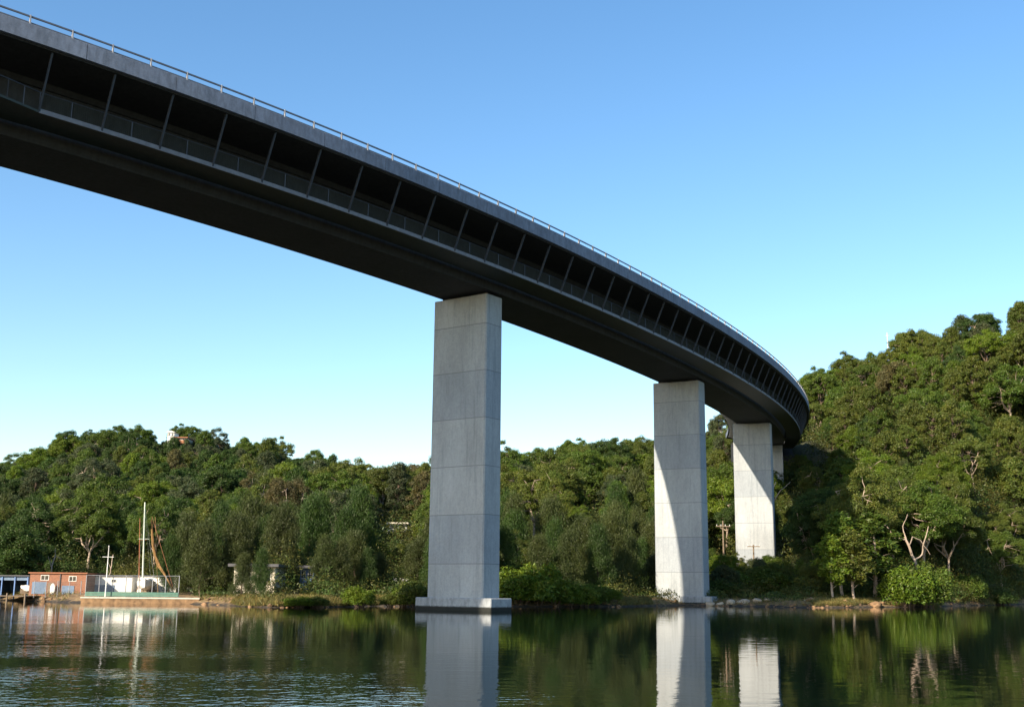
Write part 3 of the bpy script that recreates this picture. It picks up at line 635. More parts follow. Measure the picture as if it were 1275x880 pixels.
for px, Y, tp, tn, lb in [(1036, 150.0, 668, 'bright green', 'slender young gum at the right shore, left one of the pair'), (1062, 151.0, 662, 'yellow green', 'slender young gum at the right shore, right one of the pair'),
        (1048, 157.0, 640, 'mid green', 'taller young gum standing behind the pair on the right shore'), (1086, 158.0, 640, 'mid green', 'full leafy young gum right of the slender pair')]:
    spot('sapling', px, Y, tp, tn, lb, 1.5 if px != 1086 else 1.9)
for px, Y, tp, tn, w, lb in [(1070, 172, 590, 'olive', 1.0, 'gum at the right edge of the bridge shadow low on the right slope'), (1112, 178, 588, 'olive', 1.15, 'spreading olive gum above the bare white forked trunk'), (1150, 176, 600, 'mid green', 1.1, 'gum with a round crown right of the bare white forked trunk'),
        (1181, 181, 606, 'olive', 0.85, 'tall thin gum with a long bare trunk on the right shore'), (1232, 205, 640, 'yellow green', 1.0, 'gum leaning over the water near the right edge'), (1262, 210, 630, 'olive', 1.0, 'gum cut off by the right edge just above the water'),
        (1206, 196, 648, 'mid green', 1.1, 'leafy gum between the tall thin trunk and the right edge, left one'), (1246, 199, 662, 'mid green', 1.2, 'leafy low gum just inside the right edge'), (1196, 212, 618, 'olive', 1.1, 'olive gum behind the tall thin trunk on the right slope'), (1222, 222, 612, 'bright green', 1.15, 'bright gum above the leaning one near the right edge'),
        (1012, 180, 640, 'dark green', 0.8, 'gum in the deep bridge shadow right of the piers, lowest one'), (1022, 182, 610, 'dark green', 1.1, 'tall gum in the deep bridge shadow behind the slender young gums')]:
    spot('neargum', px, Y, tp, tn, lb, w, px * 1.1)

# bare pale trunks and limbs
def bare(name, px, Y, limbs, label, cat='tree', base=None):
    p = at(px, 700, Y); z = gz(p.x, Y) if base is None else base
    o = tag(empty(name, (p.x, Y, z)), label, cat); rs = np.random.RandomState(int(px))
    for j, (pts_, r0, r1) in enumerate(limbs):
        q = []
        for k, (a, b, dy) in enumerate(pts_):
            w = at(a, b, Y + dy); q.append((w.x - p.x, dy, w.z - z))
        full = []
        for a, b in zip(q[:-1], q[1:]): full += bend(a, b, rs, 0.06, 3)[:-1]
        full.append(q[-1]); n = len(full); mb = MB(); mb.tube(full, [.75 * r0 + .75 * (r1 - r0) * k / (n - 1) for k in range(n)], 6)
        mb.build('trunk' if j == 0 else 'limb', M['barkpale'], o)
    return o
bare('bare_gum', 1142, 166, [([(1142, 712, 0), (1139, 697, 0), (1132, 680, 0), (1127, 668, 0)], .28, .2), ([(1127, 672, 0), (1112, 669, -.5), (1104, 655, -1), (1092, 645, -1)], .15, .05), ([(1131, 680, 0), (1136, 668, .4), (1146, 672, .8), (1158, 690, 1)], .12, .05),
     ([(1128, 670, 0), (1124, 655, .5), (1130, 640, .8)], .12, .05), ([(1139, 698, 0), (1148, 690, 1), (1150, 676, 1), (1156, 655, 1.5)], .16, .07)], 'bare white forked gum trunk reaching left above the right shore')
bare('bare_gum', 66, 152, [([(64, 712, 0), (66, 700, 0), (69, 690, 0)], .14, .09), ([(66, 700, 0), (70, 692, 0), (77, 696, 0)], .07, .04), ([(65, 706, 0), (62, 698, 0), (60, 692, 0)], .08, .03), ([(69, 690, 0), (69, 682, 0)], .06, .02)], 'white forked dead trunk behind the brick shed')
bare('bare_gum', 138, 150, [([(136, 716, 0), (139, 704, 0), (141, 690, 0)], .13, .06), ([(138, 708, 0), (134, 698, 0)], .06, .02)], 'thin white dead trunk right of the white flagpole')
bare('bare_gum', 107, 190, [([(107, 700, 0), (107, 676, 0), (108, 655, 0)], .2, .1), ([(108, 664, 0), (115, 656, 0), (118, 650, 0)], .09, .04), ([(108, 660, 0), (101, 652, 0)], .08, .03)], 'grey bare trunk with a fork on the slope above the sheds')
bare('bare_gum', 672, 300, [([(670, 612, 0), (668, 596, 0)], .3, .22), ([(668, 596, 0), (662, 588, 0), (655, 582, 0)], .15, .06), ([(668, 596, 0), (674, 586, 0), (677, 578, 0)], .15, .06)], 'pale forked trunk showing high between the first two piers')
bare('bare_gum', 1166, 330, [([(1166, 478, 0), (1165, 462, 0), (1168, 448, 0)], .45, .3), ([(1165, 464, 0), (1158, 452, 0)], .2, .1), ([(1168, 448, 0), (1176, 440, 0)], .15, .08)], 'stout pale stump of a gum high on the right hillside')
bare('bare_gum', 1229, 290, [([(1228, 490, 0), (1229, 470, 0), (1231, 458, 0)], .4, .25), ([(1230, 470, 0), (1224, 456, 0)], .15, .08), ([(1231, 460, 0), (1238, 448, 0)], .12, .05)], 'pale bare trunk near the right edge high on the hillside')
bare('bare_gum', 962, 212, [([(957, 650, 0), (960, 625, 0), (966, 600, 0)], .2, .12), ([(960, 630, 0), (972, 610, 0), (984, 600, 1)], .12, .05), ([(960, 640, 0), (952, 612, 0)], .1, .04)], 'pale branching trunk just right of the sunlit third pier')

# ------------------------------------------------------------------ sheds, boats and fence on the left bank
def px_box(px0, px1, py_top, Y, z0):
    a = at(px0, py_top, Y); b = at(px1, py_top, Y); return a.x, b.x, (a.z + b.z) / 2 - z0
def part(mb, name, mat, parent, **kw): return mb.build(name, mat, parent, **kw)
def frame_window(parent, x0, x1, z0, z1, y=-0.01, fm='white'):
    mb = MB()
    for a in ((x0 - .05, x1 + .05, z0 - .05, z0), (x0 - .05, x1 + .05, z1, z1 + .05), (x0 - .05, x0, z0, z1), (x1, x1 + .05, z0, z1), ((x0 + x1) / 2 - .02, (x0 + x1) / 2 + .02, z0, z1)): mb.box(a[0], a[1], y - .03, y + .02, a[2], a[3])
    f = part(mb, 'window', M[fm], parent); part(MB().box(x0, x1, y - .012, y + .008, z0, z1), 'pane', M['glass'], f); return f
z0 = 0.78
xa, xb, h = px_box(38, 108, 712.5, 137, z0); W = xb - xa
o = tag(empty('brick_shed', (xa, 137, z0)), 'long low orange brick boat shed with flat roof beside the water', 'shed')
mb = MB(); mb.box(0, W, 0, 0.2, -.6, h - .12); mb.box(0, .2, .2, 6.5, -.6, h - .12); mb.box(W - .2, W, .2, 6.5, -.6, h - .12); mb.box(.2, W - .2, 6.3, 6.5, -.6, h - .12); part(mb, 'wall', M['brick'], o)
part(MB().box(-.15, W + .12, -.18, 6.7, h - .12, h), 'roof', M['orange'], o); part(MB().box(-.17, W + .14, -.2, -.182, h - .1, h + .02), 'fascia', M['rooftile'], o)
part(MB().box(W * .535, W * .535 + .09, -.1, -.004, 0, h - .14), 'downpipe', M['roofdark'], o)
frame_window(o, W * .20, W * .33, h * .66, h * .86); frame_window(o, W * .70, W * .82, h * .62, h * .82)
d = part(MB().box(W * .05, W * .30, -.05, -.005, 0.02, h * .56), 'door', M['bluegrey'], o); part(MB().box(W * .28, W * .29, -.09, -.052, h * .25, h * .30), 'handle', M['galv'], d)
part(MB().box(W * .33, W * .40, -.05, -.005, 0.02, h * .52), 'door', M['timber'], o)
part(MB().box(W * .58, W * .80, -.05, -.005, 0.02, h * .40), 'shutter', M['bluegrey'], o)
o = tag(empty('upright_dinghy', (xa + W * .44, 136.6, z0)), 'small white dinghy stood on end against the brick shed', 'dinghy')
mb = MB(); rr = [(0, .12), (.3, .26), (.7, .3), (1.05, .22), (1.25, .03)]
mb.add([(r * math.cos(a), .06 * math.sin(a), z) for z, r in rr for a in [k * PI / 4 for k in range(8)]], [(i * 8 + k, i * 8 + (k + 1) % 8, i * 8 + 8 + (k + 1) % 8, i * 8 + 8 + k) for i in range(4) for k in range(8)] + [tuple(range(8))[::-1], tuple(range(32, 40))])
part(mb, 'hull', M['white'], o)
xa, xb, h = px_box(-14, 37, 715.5, 138, z0); W = xb - xa
o = tag(empty('boat_shed', (xa, 138, z0)), 'faded blue open boat shed at the left edge beside the brick shed', 'shed')
mb = MB(); mb.box(0, .15, 0, 6, -.6, h - .12); mb.box(W - .15, W, 0, 6, -.6, h - .12); mb.box(.15, W - .15, 5.8, 6, -.6, h - .12); mb.box(.15, W - .15, 0, .12, h * .72, h - .12); part(mb, 'wall', M['bluegrey'], o)
part(MB().box(-.2, W + .1, -.3, 6.2, h - .12, h), 'roof', M['roofdark'], o)
for k in range(4): part(MB().box(W * k / 3 * .94 + .1, W * k / 3 * .94 + .22, -.14, -.02, -.6, h * .9), 'post', M['blue'], o)
def boat_hull(L, Bm, D, n=9):
    mb = MB(); vs = []; fs = []
    for i in range(n):
        t = i / (n - 1); b = Bm / 2 * (math.sin(PI * min(.5 + .0, .25 + t * .55) ) if t < .5 else math.cos((t - .5) * PI) ** .7 if t < 1 else 0.02) ; b = max(b, .03)
        y = -L / 2 + L * t; dz = D * (1 + .25 * t * t); kz = .0 + D * .35 * t ** 3
        vs += [(-b, y, dz), (-b * .93, y, dz * .55), (-b * .5, y, kz + D * .12), (0, y, kz), (b * .5, y, kz + D * .12), (b * .93, y, dz * .55), (b, y, dz), (0, y, dz + .07)]
    for i in range(n - 1):
        for k in range(8): fs.append((i * 8 + k, i * 8 + (k + 1) % 8, i * 8 + 8 + (k + 1) % 8, i * 8 + 8 + k))
    fs += [tuple(range(8))[::-1], tuple((n - 1) * 8 + k for k in range(8))]
    return mb.add(vs, fs)
p = at(27, 740, 137.3)
o = tag(empty('dinghy', (p.x, 138.6, z0 + .3), .4), 'white dinghy stored inside the blue boat shed', 'dinghy'); part(boat_hull(3.2, 1.4, .6), 'hull', M['white'], o); part(MB().box(-.6, .6, -.2, .2, .62, .68), 'thwart', M['timber'], o)
part(MB().box(-.7, .7, -1.1, -.95, -.3, .2).box(-.7, .7, .8, .95, -.3, .25), 'cradle', M['timber'], o)
a = at(-30, 741, 133.6); b = at(37, 741, 133.6)
o = tag(empty('jetty', (a.x, 132.2, 0)), 'low dark timber landing in front of the blue boat shed', 'jetty'); W = b.x - a.x
mb = MB()
for k in range(int(W / .22)): mb.box(k * .22, k * .22 + .2, 0, 5.6, .55, .60)
part(mb, 'decking', M['timber'], o)
for k in range(4): part(MB().tube([(W * k / 3, .15, -1.2), (W * k / 3, .15, .9)], .1, 8), 'pile', M['timber'], o)
for (a0, a1, nm, lb) in ((112, 165, 'white_shed', 'white flat roofed shed directly right of the brick shed'), (172, 220, 'white_shed', 'white flat roofed shed behind the fence, right of the tall mast')):
    xa, xb, h = px_box(a0, a1, 716.5, 140, z0); W = xb - xa; o = tag(empty(nm, (xa, 140, z0)), lb, 'shed')
    mb = MB(); mb.box(0, W, 0, .12, -.5, h - .1); mb.box(0, .12, .12, 5, -.5, h - .1); mb.box(W - .12, W, .12, 5, -.5, h - .1); mb.box(.12, W - .12, 4.88, 5, -.5, h - .1); part(mb, 'wall', M['white'], o)
    part(MB().box(-.12, W + .12, -.15, 5.15, h - .1, h), 'roof', M['roofdark'], o)
    if a0 == 112:
        frame_window(o, W * .52, W * .62, h * .66, h * .8); part(MB().box(W * .12, W * .6, -.04, -.004, 0, h * .5), 'door', M['bluegrey'], o)
    else:
        part(MB().box(W * .72, W * .84, -.04, -.004, 0, h * .7), 'door', M['bluegrey'], o); part(MB().box(W * .1, W * .5, -.05, -.004, 0, h * .3), 'bench', M['timber'], o)
# sea wall and fence
a = at(105, 745, 128.0); b = at(251, 745, 128.0); L = b.x - a.x
o = tag(empty('sea_wall', (a.x, 127.0, 0)), 'low brown stone sea wall with pale top edge below the fence', 'wall')
part(MB().box(0, L, 0, 1.6, -1.6, .50), 'wall', M['rock'], o); part(MB().box(-.05, L + .05, -.08, 1.7, .502, .64), 'coping', M['path'], o)
a = at(106, 742, 129.6); b = at(222, 742, 129.6); L = b.x - a.x
o = tag(empty('mesh_fence', (a.x, 129.6, .7)), 'tall wire mesh fence with green lower boards before the white sheds', 'fence')
for k in range(8): part(MB().tube([(L * k / 7, 0, -.3), (L * k / 7, 0, 2.25)], .045, 6), 'post', M['galv'], o)
part(MB().tube([(0, 0, 2.22), (L, 0, 2.22)], .03, 5), 'rail', M['galv'], o)
mb = MB()
for k in range(int(L / .2)): mb.tube([(k * .11, 0.03, .45), (min(L, k * .11 + .0), 0.03, 2.2)], .009, 3)
for k in range(12): mb.tube([(0, 0.03, .5 + k * .14), (L, 0.03, .5 + k * .14)], .008, 3)
part(mb, 'wire_mesh', M['wire'], o)
mb = MB()
for k in range(3): mb.box(0, L, -.06, -.03, .0 + k * .16, .14 + k * .16)
part(mb, 'green_board', M['greenboard'], o)
a = at(42, 742, 134.2); b = at(100, 742, 134.2); L = b.x - a.x
o = tag(empty('mesh_fence', (a.x, 134.2, .7)), 'pale open mesh fence standing before the brick shed', 'fence')
for k in range(5): part(MB().tube([(L * k / 4, 0, -.3), (L * k / 4, 0, 1.6)], .04, 6), 'post', M['galv'], o)
mb = MB()
for k in range(int(L / .2)): mb.tube([(k * .11, 0.03, .1), (k * .11, 0.03, 1.55)], .008, 3)
for k in range(10): mb.tube([(0, 0.03, .15 + k * .15), (L, 0.03, .15 + k * .15)], .008, 3)
part(mb, 'wire_mesh', M['wire'], o)
# flagpole, poles, yacht
p = at(131, 742, 129.0); t = at(131.5, 680, 129.0); y1 = at(131, 693, 129.0)
o = tag(empty('flagpole', (p.x, 129.0, .6)), 'white flagpole with a crossarm in front of the white sheds', 'flagpole')
part(MB().tube([(0, 0, -.1), (0, 0, t.z - .6)], [.07, .035], 8), 'pole', M['white'], o); part(MB().tube([(-.62, 0, y1.z - .6), (.62, 0, y1.z - .6)], .03, 5), 'crossarm', M['white'], o); part(MB().tube([(0, 0, t.z - .6), (0, 0, t.z - .5)], .06, 8), 'finial', M['white'], o)
Yb = 135.6; p = at(177, 742, Yb); zb = z0; top = at(180.5, 625, Yb)
o = tag(empty('yacht', (p.x, Yb, zb)), 'small white yacht standing ashore with a tall pale mast between the sheds', 'yacht')
hl = part(boat_hull(6.4, 2.1, 1.0), 'hull', M['white'], o); hl.location = (0, 1.2, .45); hl.rotation_euler = (0, 0, PI + .25)
mb = MB(); mb.prism([(-.6, 0), (.6, 0), (.45, .4), (-.45, .4)], .3, 2.2); cb = part(mb, 'cabin', M['white'], o); cb.location = (0, 0, 1.45); part(MB().box(-.48, .48, .27, .298, .1, .3), 'cabin_window', M['glass'], cb)
part(MB().tube([(-.05, 0, 1.2), (top.x - p.x, 0, top.z - zb)], [.10, .065], 8), 'mast', M['mast'], o)
sp = lambda f: (-.05 + (top.x - p.x + .05) * f, 0, 1.2 + (top.z - zb - 1.2) * f)
part(MB().tube([(sp(.55)[0] - .6, 0, sp(.55)[2]), (sp(.55)[0] + .6, 0, sp(.55)[2])], .025, 5), 'spreader', M['mast'], o)
mb = MB()
for e in ((-1.0, 1.0, 1.5), (1.0, 1.0, 1.5), (0.6, -2.2, 1.5), (-.4, 4.2, 1.5)): mb.tube([sp(.97), e], .012, 3)
part(mb, 'stay', M['wire'], o)
mb = MB()
for x in (-.8, .8):
    for y in (0, 2.4): mb.tube([(x, y, -.05), (x * .7, y, .9)], .06, 5)
part(mb, 'cradle', M['timber'], o)
q = at(174.3, 645, 136.4); p = at(172.8, 742, 136.4)
o = tag(empty('brown_mast', (p.x, 136.4, z0)), 'slim red brown mast standing just left of the tall pale mast', 'mast'); part(MB().tube([(0, 0, -.1), (q.x - p.x, 0, q.z - z0)], [.07, .04], 7), 'spar', M['brownspar'], o); part(MB().tube([(-.35, 0, 6.2), (.45, 0, 6.25)], .02, 4), 'spreader', M['brownspar'], o)
p = at(213, 742, 134.6)
o = tag(empty('furled_sail', (p.x, 134.6, z0)), 'long tan sail hanging in folds right of the tall mast', 'sail')
cen = [(189, 646, .07), (189.3, 660, .13), (190.3, 675, .18), (193, 690, .16), (198, 703, .24), (204, 712, .16), (210, 722, .10), (215, 731, .06)]; mb = MB(); vs = []
for i, (a, b, w) in enumerate(cen):
    c = at(a, b, 134.6); 
    for k in range(9):
        t = k / 8 - .5; vs.append((c.x - p.x + t * w * 2, .14 * math.sin(k * 2.3 + i * .5), c.z - z0 - abs(t) * .3))
for i in range(len(cen) - 1):
    for k in range(8): mb.f.append((i * 9 + k, i * 9 + k + 1, i * 9 + 10 + k, i * 9 + 9 + k))
mb.v = vs; sl = part(mb, 'sail_cloth', M['canvas'], o, smooth=True); md = sl.modifiers.new('thick', 'SOLIDIFY'); md.thickness = .05
a = at(189, 645, 134.6); part(MB().tube([(a.x - p.x, .05, a.z - z0 + .2), (at(216, 733, 134.6).x - p.x, .05, .7)], .02, 4), 'rope', M['brownspar'], o)
part(MB().tube([(at(192, 650, 134.6).x - p.x, .25, at(192, 643, 134.6).z - z0), (at(196, 740, 134.6).x - p.x, .25, .0)], .035, 5), 'spar', M['canvas'], o)

# ------------------------------------------------------------------ buildings among the trees
def house(name, px0, px1, pyt, pyb, Y, depth, wall, roof, label, cat='house', storeys=2, pitched=False, extra=None):
    pm = (px0 + px1) / 2
    if Y is None: Y = min(np.arange(165, 425, 2.0), key=lambda q: abs(proj(at(pm, 600, q).x, q, gz(at(pm, 600, q).x, q))[1] - pyb - 3))
    a = at(px0, pyt, Y); b = at(px1, pyt, Y); zb = at((px0 + px1) / 2, pyb, Y).z; W = b.x - a.x; H = a.z - zb; g0 = min(gz(a.x, Y), gz(b.x, Y)) - zb - 1.0; g0 = min(g0, -.3)
    o = tag(empty(name, (a.x, Y, zb)), label, cat)
    mb = MB(); mb.box(0, W, 0, .25, g0, H); mb.box(0, .25, .25, depth, g0, H); mb.box(W - .25, W, .25, depth, g0, H); mb.box(.25, W - .25, depth - .25, depth, g0, H); part(mb, 'wall', M[wall], o)
    if pitched: part(MB().prism([(-.5, H), (W + .5, H), (W * .62, H + W * .22), (W * .38, H + W * .22)], -.5, depth + .5), 'roof', M[roof], o)
    else: part(MB().box(-.5, W + .5, -.9, depth + .5, H, H + .3), 'roof', M[roof], o)
    sh = H / storeys
    for k in range(storeys):
        n = max(2, int(W / 2.4))
        for j in range(n):
            x0 = W * (j + .22) / n; x1 = W * (j + .78) / n; frame_window(o, x0, x1, sh * k + sh * .3, sh * k + sh * .8)
        if extra and k:
            bl = part(MB().box(-.2, W + .2, -1.5, -.02, sh * k - .18, sh * k), 'balcony', M[extra], o); part(MB().box(-.2, W + .2, -1.5, -1.44, sh * k + .002, sh * k + .9), 'railing', M[extra], bl)
    return o
house('hill_house', 219, 233, 545, 558, 406, 8, 'cream', 'rooftile', 'cream two storey house near the top of the left hill', extra='orange')
house('hill_house', 209, 217, 538, 544, 414, 6, 'white', 'white', 'white roofed house with a pointed top on the crest of the left hill', storeys=1, pitched=True)
house('hill_house', 485, 506, 652, 676, None, 7, 'white', 'cream', 'white two storey house with a balcony among trees left of the nearest pier', extra='cream')
house('hill_house', 472, 481, 654, 668, None, 5, 'white', 'roofdark', 'small white house end showing left of the house with the balcony', storeys=1)
house('low_building', 292, 343, 705, 731, 127.5, 6, 'cream', 'roofdark', 'low cream building glimpsed through the she-oaks', 'building', storeys=1)
house('blue_shed', 374, 391, 707, 724, 138, 4, 'blue', 'roofdark', 'plain blue shed behind the she-oaks above the sandy bank', 'shed', storeys=1)
house('hill_house', 889, 899, 530, 537, 352, 6, 'white', 'white', 'small white roofed house on the ridge seen below the bridge deck', storeys=1, pitched=True)
for px, Y, tp, lb in ((213, 404, 543, 'bushy tree below the white pointed house on the left hill'), (224, 398, 555, 'bushy tree directly below the cream house on the left hill'), (233, 399, 557, 'bushy tree at the right corner of the cream hill house'), (891, 342, 540, 'bushy tree below the little ridge house seen under the deck'), (899, 340, 546, 'bushy tree right of the little ridge house under the deck')):
    p = at(px, 600, Y); z = gz(p.x, Y); k = max(.35, (at(px, tp, Y).z - z) / 10); plant('broad', p.x, Y, k, .62 if px > 800 else .8, px, 'dark green', None, lb)
p = at(487, 738, 142)
o = tag(empty('caravan', (p.x, 142, gz(p.x, 142))), 'small white and red caravan parked under trees left of the nearest pier', 'caravan')
part(MB().prism([(0, .35), (2.1, .35), (2.25, .8), (2.0, 1.75), (.2, 1.8), (0, 1.2)], 0, 1.7), 'body', M['white'], o, bevel=.04); part(MB().box(.9, 1.5, -.012, -.004, .5, 1.4), 'door', M['red'], o)
part(MB().box(.25, .75, -.012, -.004, 1.0, 1.4), 'window', M['glass'], o)
for x in (.6, 1.6): part(MB().tube([(x, -.06, .28), (x, .12, .28)], .28, 12), 'wheel', M['roofdark'], o)
# power poles
def pole(px, pt_, pb, Y, arm, armrow, label, mat='timber'):
    a = at(px, pt_, Y); g0 = gz(a.x, Y); o = tag(empty('power_pole', (a.x, Y, g0)), label, 'pole'); H = a.z - g0
    part(MB().tube([(0, 0, -.3), (0, 0, H)], [.17, .11], 8), 'post', M[mat], o); zr = at(px, armrow, Y).z - g0; part(MB().box(-arm / 2, arm / 2, -.22, -.1, zr - .07, zr + .07), 'crossarm', M[mat], o)
    for k in range(4): part(MB().tube([(arm * (k / 3 - .5) * .9, -.16, zr + .07), (arm * (k / 3 - .5) * .9, -.16, zr + .27)], .05, 6), 'insulator', M['white'], o)
pole(741, 609, 645, 240, 2.6, 613, 'weathered power pole standing above the trees between the first two piers')
pole(900, 648, 678, 182, 2.2, 655, 'pale power pole with wide crossarm between second and third piers')
pole(938, 678, 700, 188, 2.0, 680, 'power pole top in front of the sunlit foot of the third pier')
p = at(1105, 425, 352); o = tag(empty('radio_mast', (p.x, 352, gz(p.x, 352))), 'thin pale radio mast on the skyline of the right hill', 'mast'); H = at(1105, 414, 352).z - gz(p.x, 352)
part(MB().tube([(0, 0, -.5), (0, 0, H)], [.2, .07], 6), 'pole', M['white'], o); part(MB().box(-.6, .6, -.04, .04, H - 1, H - .92), 'crossarm', M['white'], o)

# ------------------------------------------------------------------ rocks, grass, path
def rock_mb(rs, r, sq=.6):
    import bmesh
    bm = bmesh.new(); bmesh.ops.create_icosphere(bm, subdivisions=2, radius=1.0)
    pl = unit(rs.normal(size=(7, 3))); out = []
    for v in bm.verts:
        q = np.array(v.co[:]); s_ = 1.0
        for n_ in pl: s_ = min(s_, 0.72 / max(.05, float(q @ n_)) if q @ n_ > .72 else 1.0)
        q = q * s_ * (1 + rs.uniform(-.05, .05)); out.append((q[0] * r, q[1] * r * rs.uniform(.97, 1.03), q[2] * r * sq))
    fs = [tuple(v.index for v in f.verts) for f in bm.faces]; bm.free(); return out, fs
rs = np.random.RandomState(3)
spots = [(884, 743, .7), (897, 747, .55), (910, 744, .75), (921, 749, .5), (927, 743, .7), (943, 744, .65), (955, 748, .5), (1010, 750, .7), (1052, 753, .5), (1090, 752, .9), (1098, 750, .6), (1160, 750, .6)]
for i, (px, py, r) in enumerate(spots):
    Y = 148.5 if px < 1000 else {1010: 146, 1052: 148.2, 1090: 151.5, 1098: 153, 1160: 160}[px]; w = at(px, py, Y); v, f = rock_mb(rs, r)
    o = MB().add(v, f).build('boulder', M['rockpale'] if i < 7 else M['rock']); o.location = (w.x, Y, max(.15, gz(w.x, Y) + r * .15)); o.rotation_euler = (0, 0, i * 1.1)
    if i < 7: tag(o, 'pale boulder in the shaded row right of the second pier, %s from the left' % OR[i], 'boulder', 'pale boulders along the shaded shore')
    else: tag(o, ['brown boulder where the sunny right bank begins', 'small brown boulder at the waterline below the slender young gums', 'large dark boulder at the waterline left of the overhanging bush', 'boulder touching the right side of the large dark waterline boulder', 'brown boulder right of the large overhanging bush'][i - 7], 'boulder', 'boulders on the sunny right shore')
for i, (px, py, Y, r) in enumerate([(975, 686, 206, 1.3), (984, 672, 208, 1.6), (992, 662, 210, 1.4), (970, 694, 203, .9), (1000, 668, 211, 1.1)]):
    w = at(px, py, Y); v, f = rock_mb(rs, r, .9); o = MB().add(v, f).build('sandstone_block', M['rockpale']); o.location = (w.x, Y, w.z); o.rotation_euler = (0, 0, i)
    gg = gz(w.x, Y)
    tag(o, 'sunlit orange sandstone block right of the third pier foot, %s from the bottom' % OR[[1, 2, 4, 0, 3][i]], 'rock', 'sunlit sandstone blocks')
mb = MB()
for _ in range(420):
    px = rs.uniform(-60, 1340); yy = float(np.interp((px - 637.5) / F_PX, AX, DS)); x = (px - 637.5) / F_PX * yy; 
    if 100 < px < 256: continue
    y = float(shore(x, yy)) + rs.uniform(-.5, 2.2) ; r = rs.uniform(.10, .42) ** 1.2; v, f = rock_mb(rs, r, .7); z = gz(x, y)
    if rs.rand() < .35 and px < 880: continue
    mb.add([(a + x, b + y, c + z) for a, b, c in v], f)
o = mb.build('shore_rocks', M['rock']); tag(o, 'small broken brown rocks scattered all along the waterline', 'rocks', None, 'stuff')
vs = []; cs = []
for _ in range(60000):
    px = rs.choice([rs.uniform(300, 545), rs.uniform(770, 812), rs.uniform(1008, 1245), rs.uniform(-40, 1340)], p=[.3, .1, .4, .2]); yy = float(np.interp((px - 637.5) / F_PX, AX, DS)); x = (px - 637.5) / F_PX * yy
    if 100 < px < 256: continue
    y = float(shore(x, yy)) + .6 + rs.exponential(2.2); vs.append((x, y)); 
vs = np.array(vs); zz_ = ground(vs[:, 0], vs[:, 1]); n = len(vs); hgt = rs.uniform(.15, .5, n); an = rs.uniform(0, PI, n); le = rs.normal(size=(n, 2)) * .15
P = np.stack([vs[:, 0], vs[:, 1], zz_ + hgt / 2], 1); U = np.stack([le[:, 0], le[:, 1], hgt / 2], 1); V = np.stack([np.cos(an), np.sin(an), 0 * an], 1) * rs.uniform(.02, .05, (n, 1))
tt = np.ones((n, 3)) * rs.uniform(.6, 1.3, (n, 1)); tt[:, 0] *= rs.uniform(.7, 1.15, n)
o = link(bpy.data.objects.new('bank_grass', crown_mesh('bank_grass', [(P, U, V, tt)]))); o.color = (.20, .16, .05, 1); tag(o, 'dry yellow and green grass along the river bank', 'grass', None, 'stuff')
mb = MB(); vs = []
for i in range(31):
    px = 1004 + (1108 - 1004) * i / 30; yy = float(np.interp((px - 637.5) / F_PX, AX, DS)); x = (px - 637.5) / F_PX * yy; y = float(shore(x, yy)) + 4.6; z = gz(x, y + 1) + .10
    vs += [(x, y, z - .3), (x, y, z), (x, y + 2.0, z), (x, y + 2.0, z - .3)]
for i in range(30):
    for k in range(4): mb.f.append((i * 4 + k, i * 4 + (k + 1) % 4, i * 4 + 4 + (k + 1) % 4, i * 4 + 4 + k))
mb.v = vs; o = mb.build('path', M['path']); o['kind'] = 'structure'

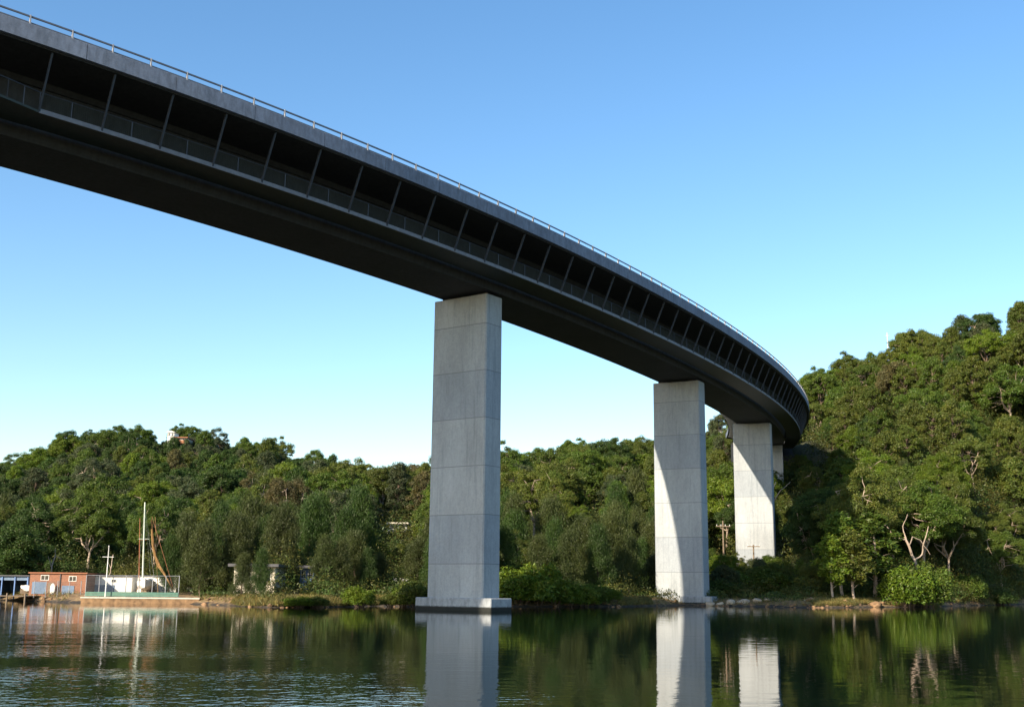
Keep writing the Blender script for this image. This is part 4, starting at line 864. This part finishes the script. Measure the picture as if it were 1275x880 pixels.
# ------------------------------------------------------------------ undergrowth on the slopes
rs = np.random.RandomState(9); parts = []
def under(x, y, zg, w, h, sz, dens=1.0):
    n = int(26 * w * w * dens * (0.42 / sz) ** 1.6); c = clump(rs, (x, y, zg + h * 0.3), (w, w, h), n, sz, 0.0, 0.6)
    tn = rs.uniform(0.6, 1.25) * np.array([rs.uniform(.75, 1.5), 1, 1]); parts.append((c[0], c[1], c[2], c[3] * tn))
for _ in range(9500):
    y = rs.uniform(112, 440); px = rs.uniform(-120, 1400); x = (px - 637.5) / F_PX * y
    ds = float(shore(x, y)); dr_ = float(np.interp(x / y, AX, DR)); dd = y - ds
    if dd < 3.5 or y > dr_ + 8: continue
    if px < 262 and y < 158: continue
    if 288 < px < 348 and y < 134 and rs.rand() < .7: continue
    if 368 < px < 396 and 118 < y < 143: continue
    if 1000 < px < 1115 and dd < 8.5: continue
    lt, st = lateral(x, y); h = rs.uniform(0.8, 3.0) * (0.4 if dd < 9 else 0.75 if dd < 18 else 1.5)
    zg = gz(x, y)
    if -3 < lt < DECKW + 3 and zg + h > zt(st) - 7.5: h = .8
    if -3 < lt < DECKW + 3 and zg + h > zt(st) - 6.5: continue
    if 906 < px < 968 and zg + h * 1.4 > 6.6 and y < 200: continue
    w = rs.uniform(1.2, 3.1); under(x, y, zg, w if dd > 9 else w * .6, h, 0.15 if y < 200 else 0.26)
for _ in range(1500):
    px = rs.uniform(1090, 1330); y = rs.uniform(160, 275); x = (px - 637.5) / F_PX * y; dd = y - float(shore(x, y))
    if dd < 5: continue
    under(x, y, gz(x, y), rs.uniform(1.3, 2.8), rs.uniform(1.5, 4.5) * (.5 if dd < 12 else 1), 0.17)
o = link(bpy.data.objects.new('undergrowth', crown_mesh('undergrowth', parts))); o.color = (0.060, 0.088, 0.018, 1)
o['kind'] = 'stuff'; o['label'] = 'low tangled green bushes covering the slopes under the trees'; o['category'] = 'undergrowth'
print('undergrowth', len(o.data.polygons))

# ------------------------------------------------------------------ one label per hillside tree
def zone(px):
    return ('left hill above the sheds' if px < 262 else 'hill left of nearest pier' if px < 560 else 'hill between first two piers' if px < 830 else 'slope behind third pier' if px < 985 else 'right hillside')
groups = {}
for o, kind, tone, x, y, lb in PLANTS:
    if lb: continue
    a = x / y; t = (y - float(shore(x, y))) / (float(np.interp(a, AX, DR)) - float(shore(x, y))); px = proj(x, y, gz(x, y) + 6)[0]
    band = 'lowest' if t < .3 else 'lower' if t < .52 else 'middle' if t < .74 else 'upper' if t < .92 else 'top of'
    groups.setdefault((NAMES[kind][1], tone, band, zone(px)), []).append((px, o))
for (ct, tone, band, zn), lst in groups.items():
    lst.sort(key=lambda q: q[0])
    for i, (px, o) in enumerate(lst):
        nth = '' if len(lst) == 1 else ', leftmost' if i == 0 else ', rightmost' if i == len(lst) - 1 else ', %s from left' % OR[min(i, len(OR) - 1)]
        o['label'] = '%s %s, %s %s%s' % (tone.replace('brownish', 'brown tinged'), ct, band, zn, nth); o['group'] = 'trees on the wooded hills'
print('objects', len(bpy.data.objects))
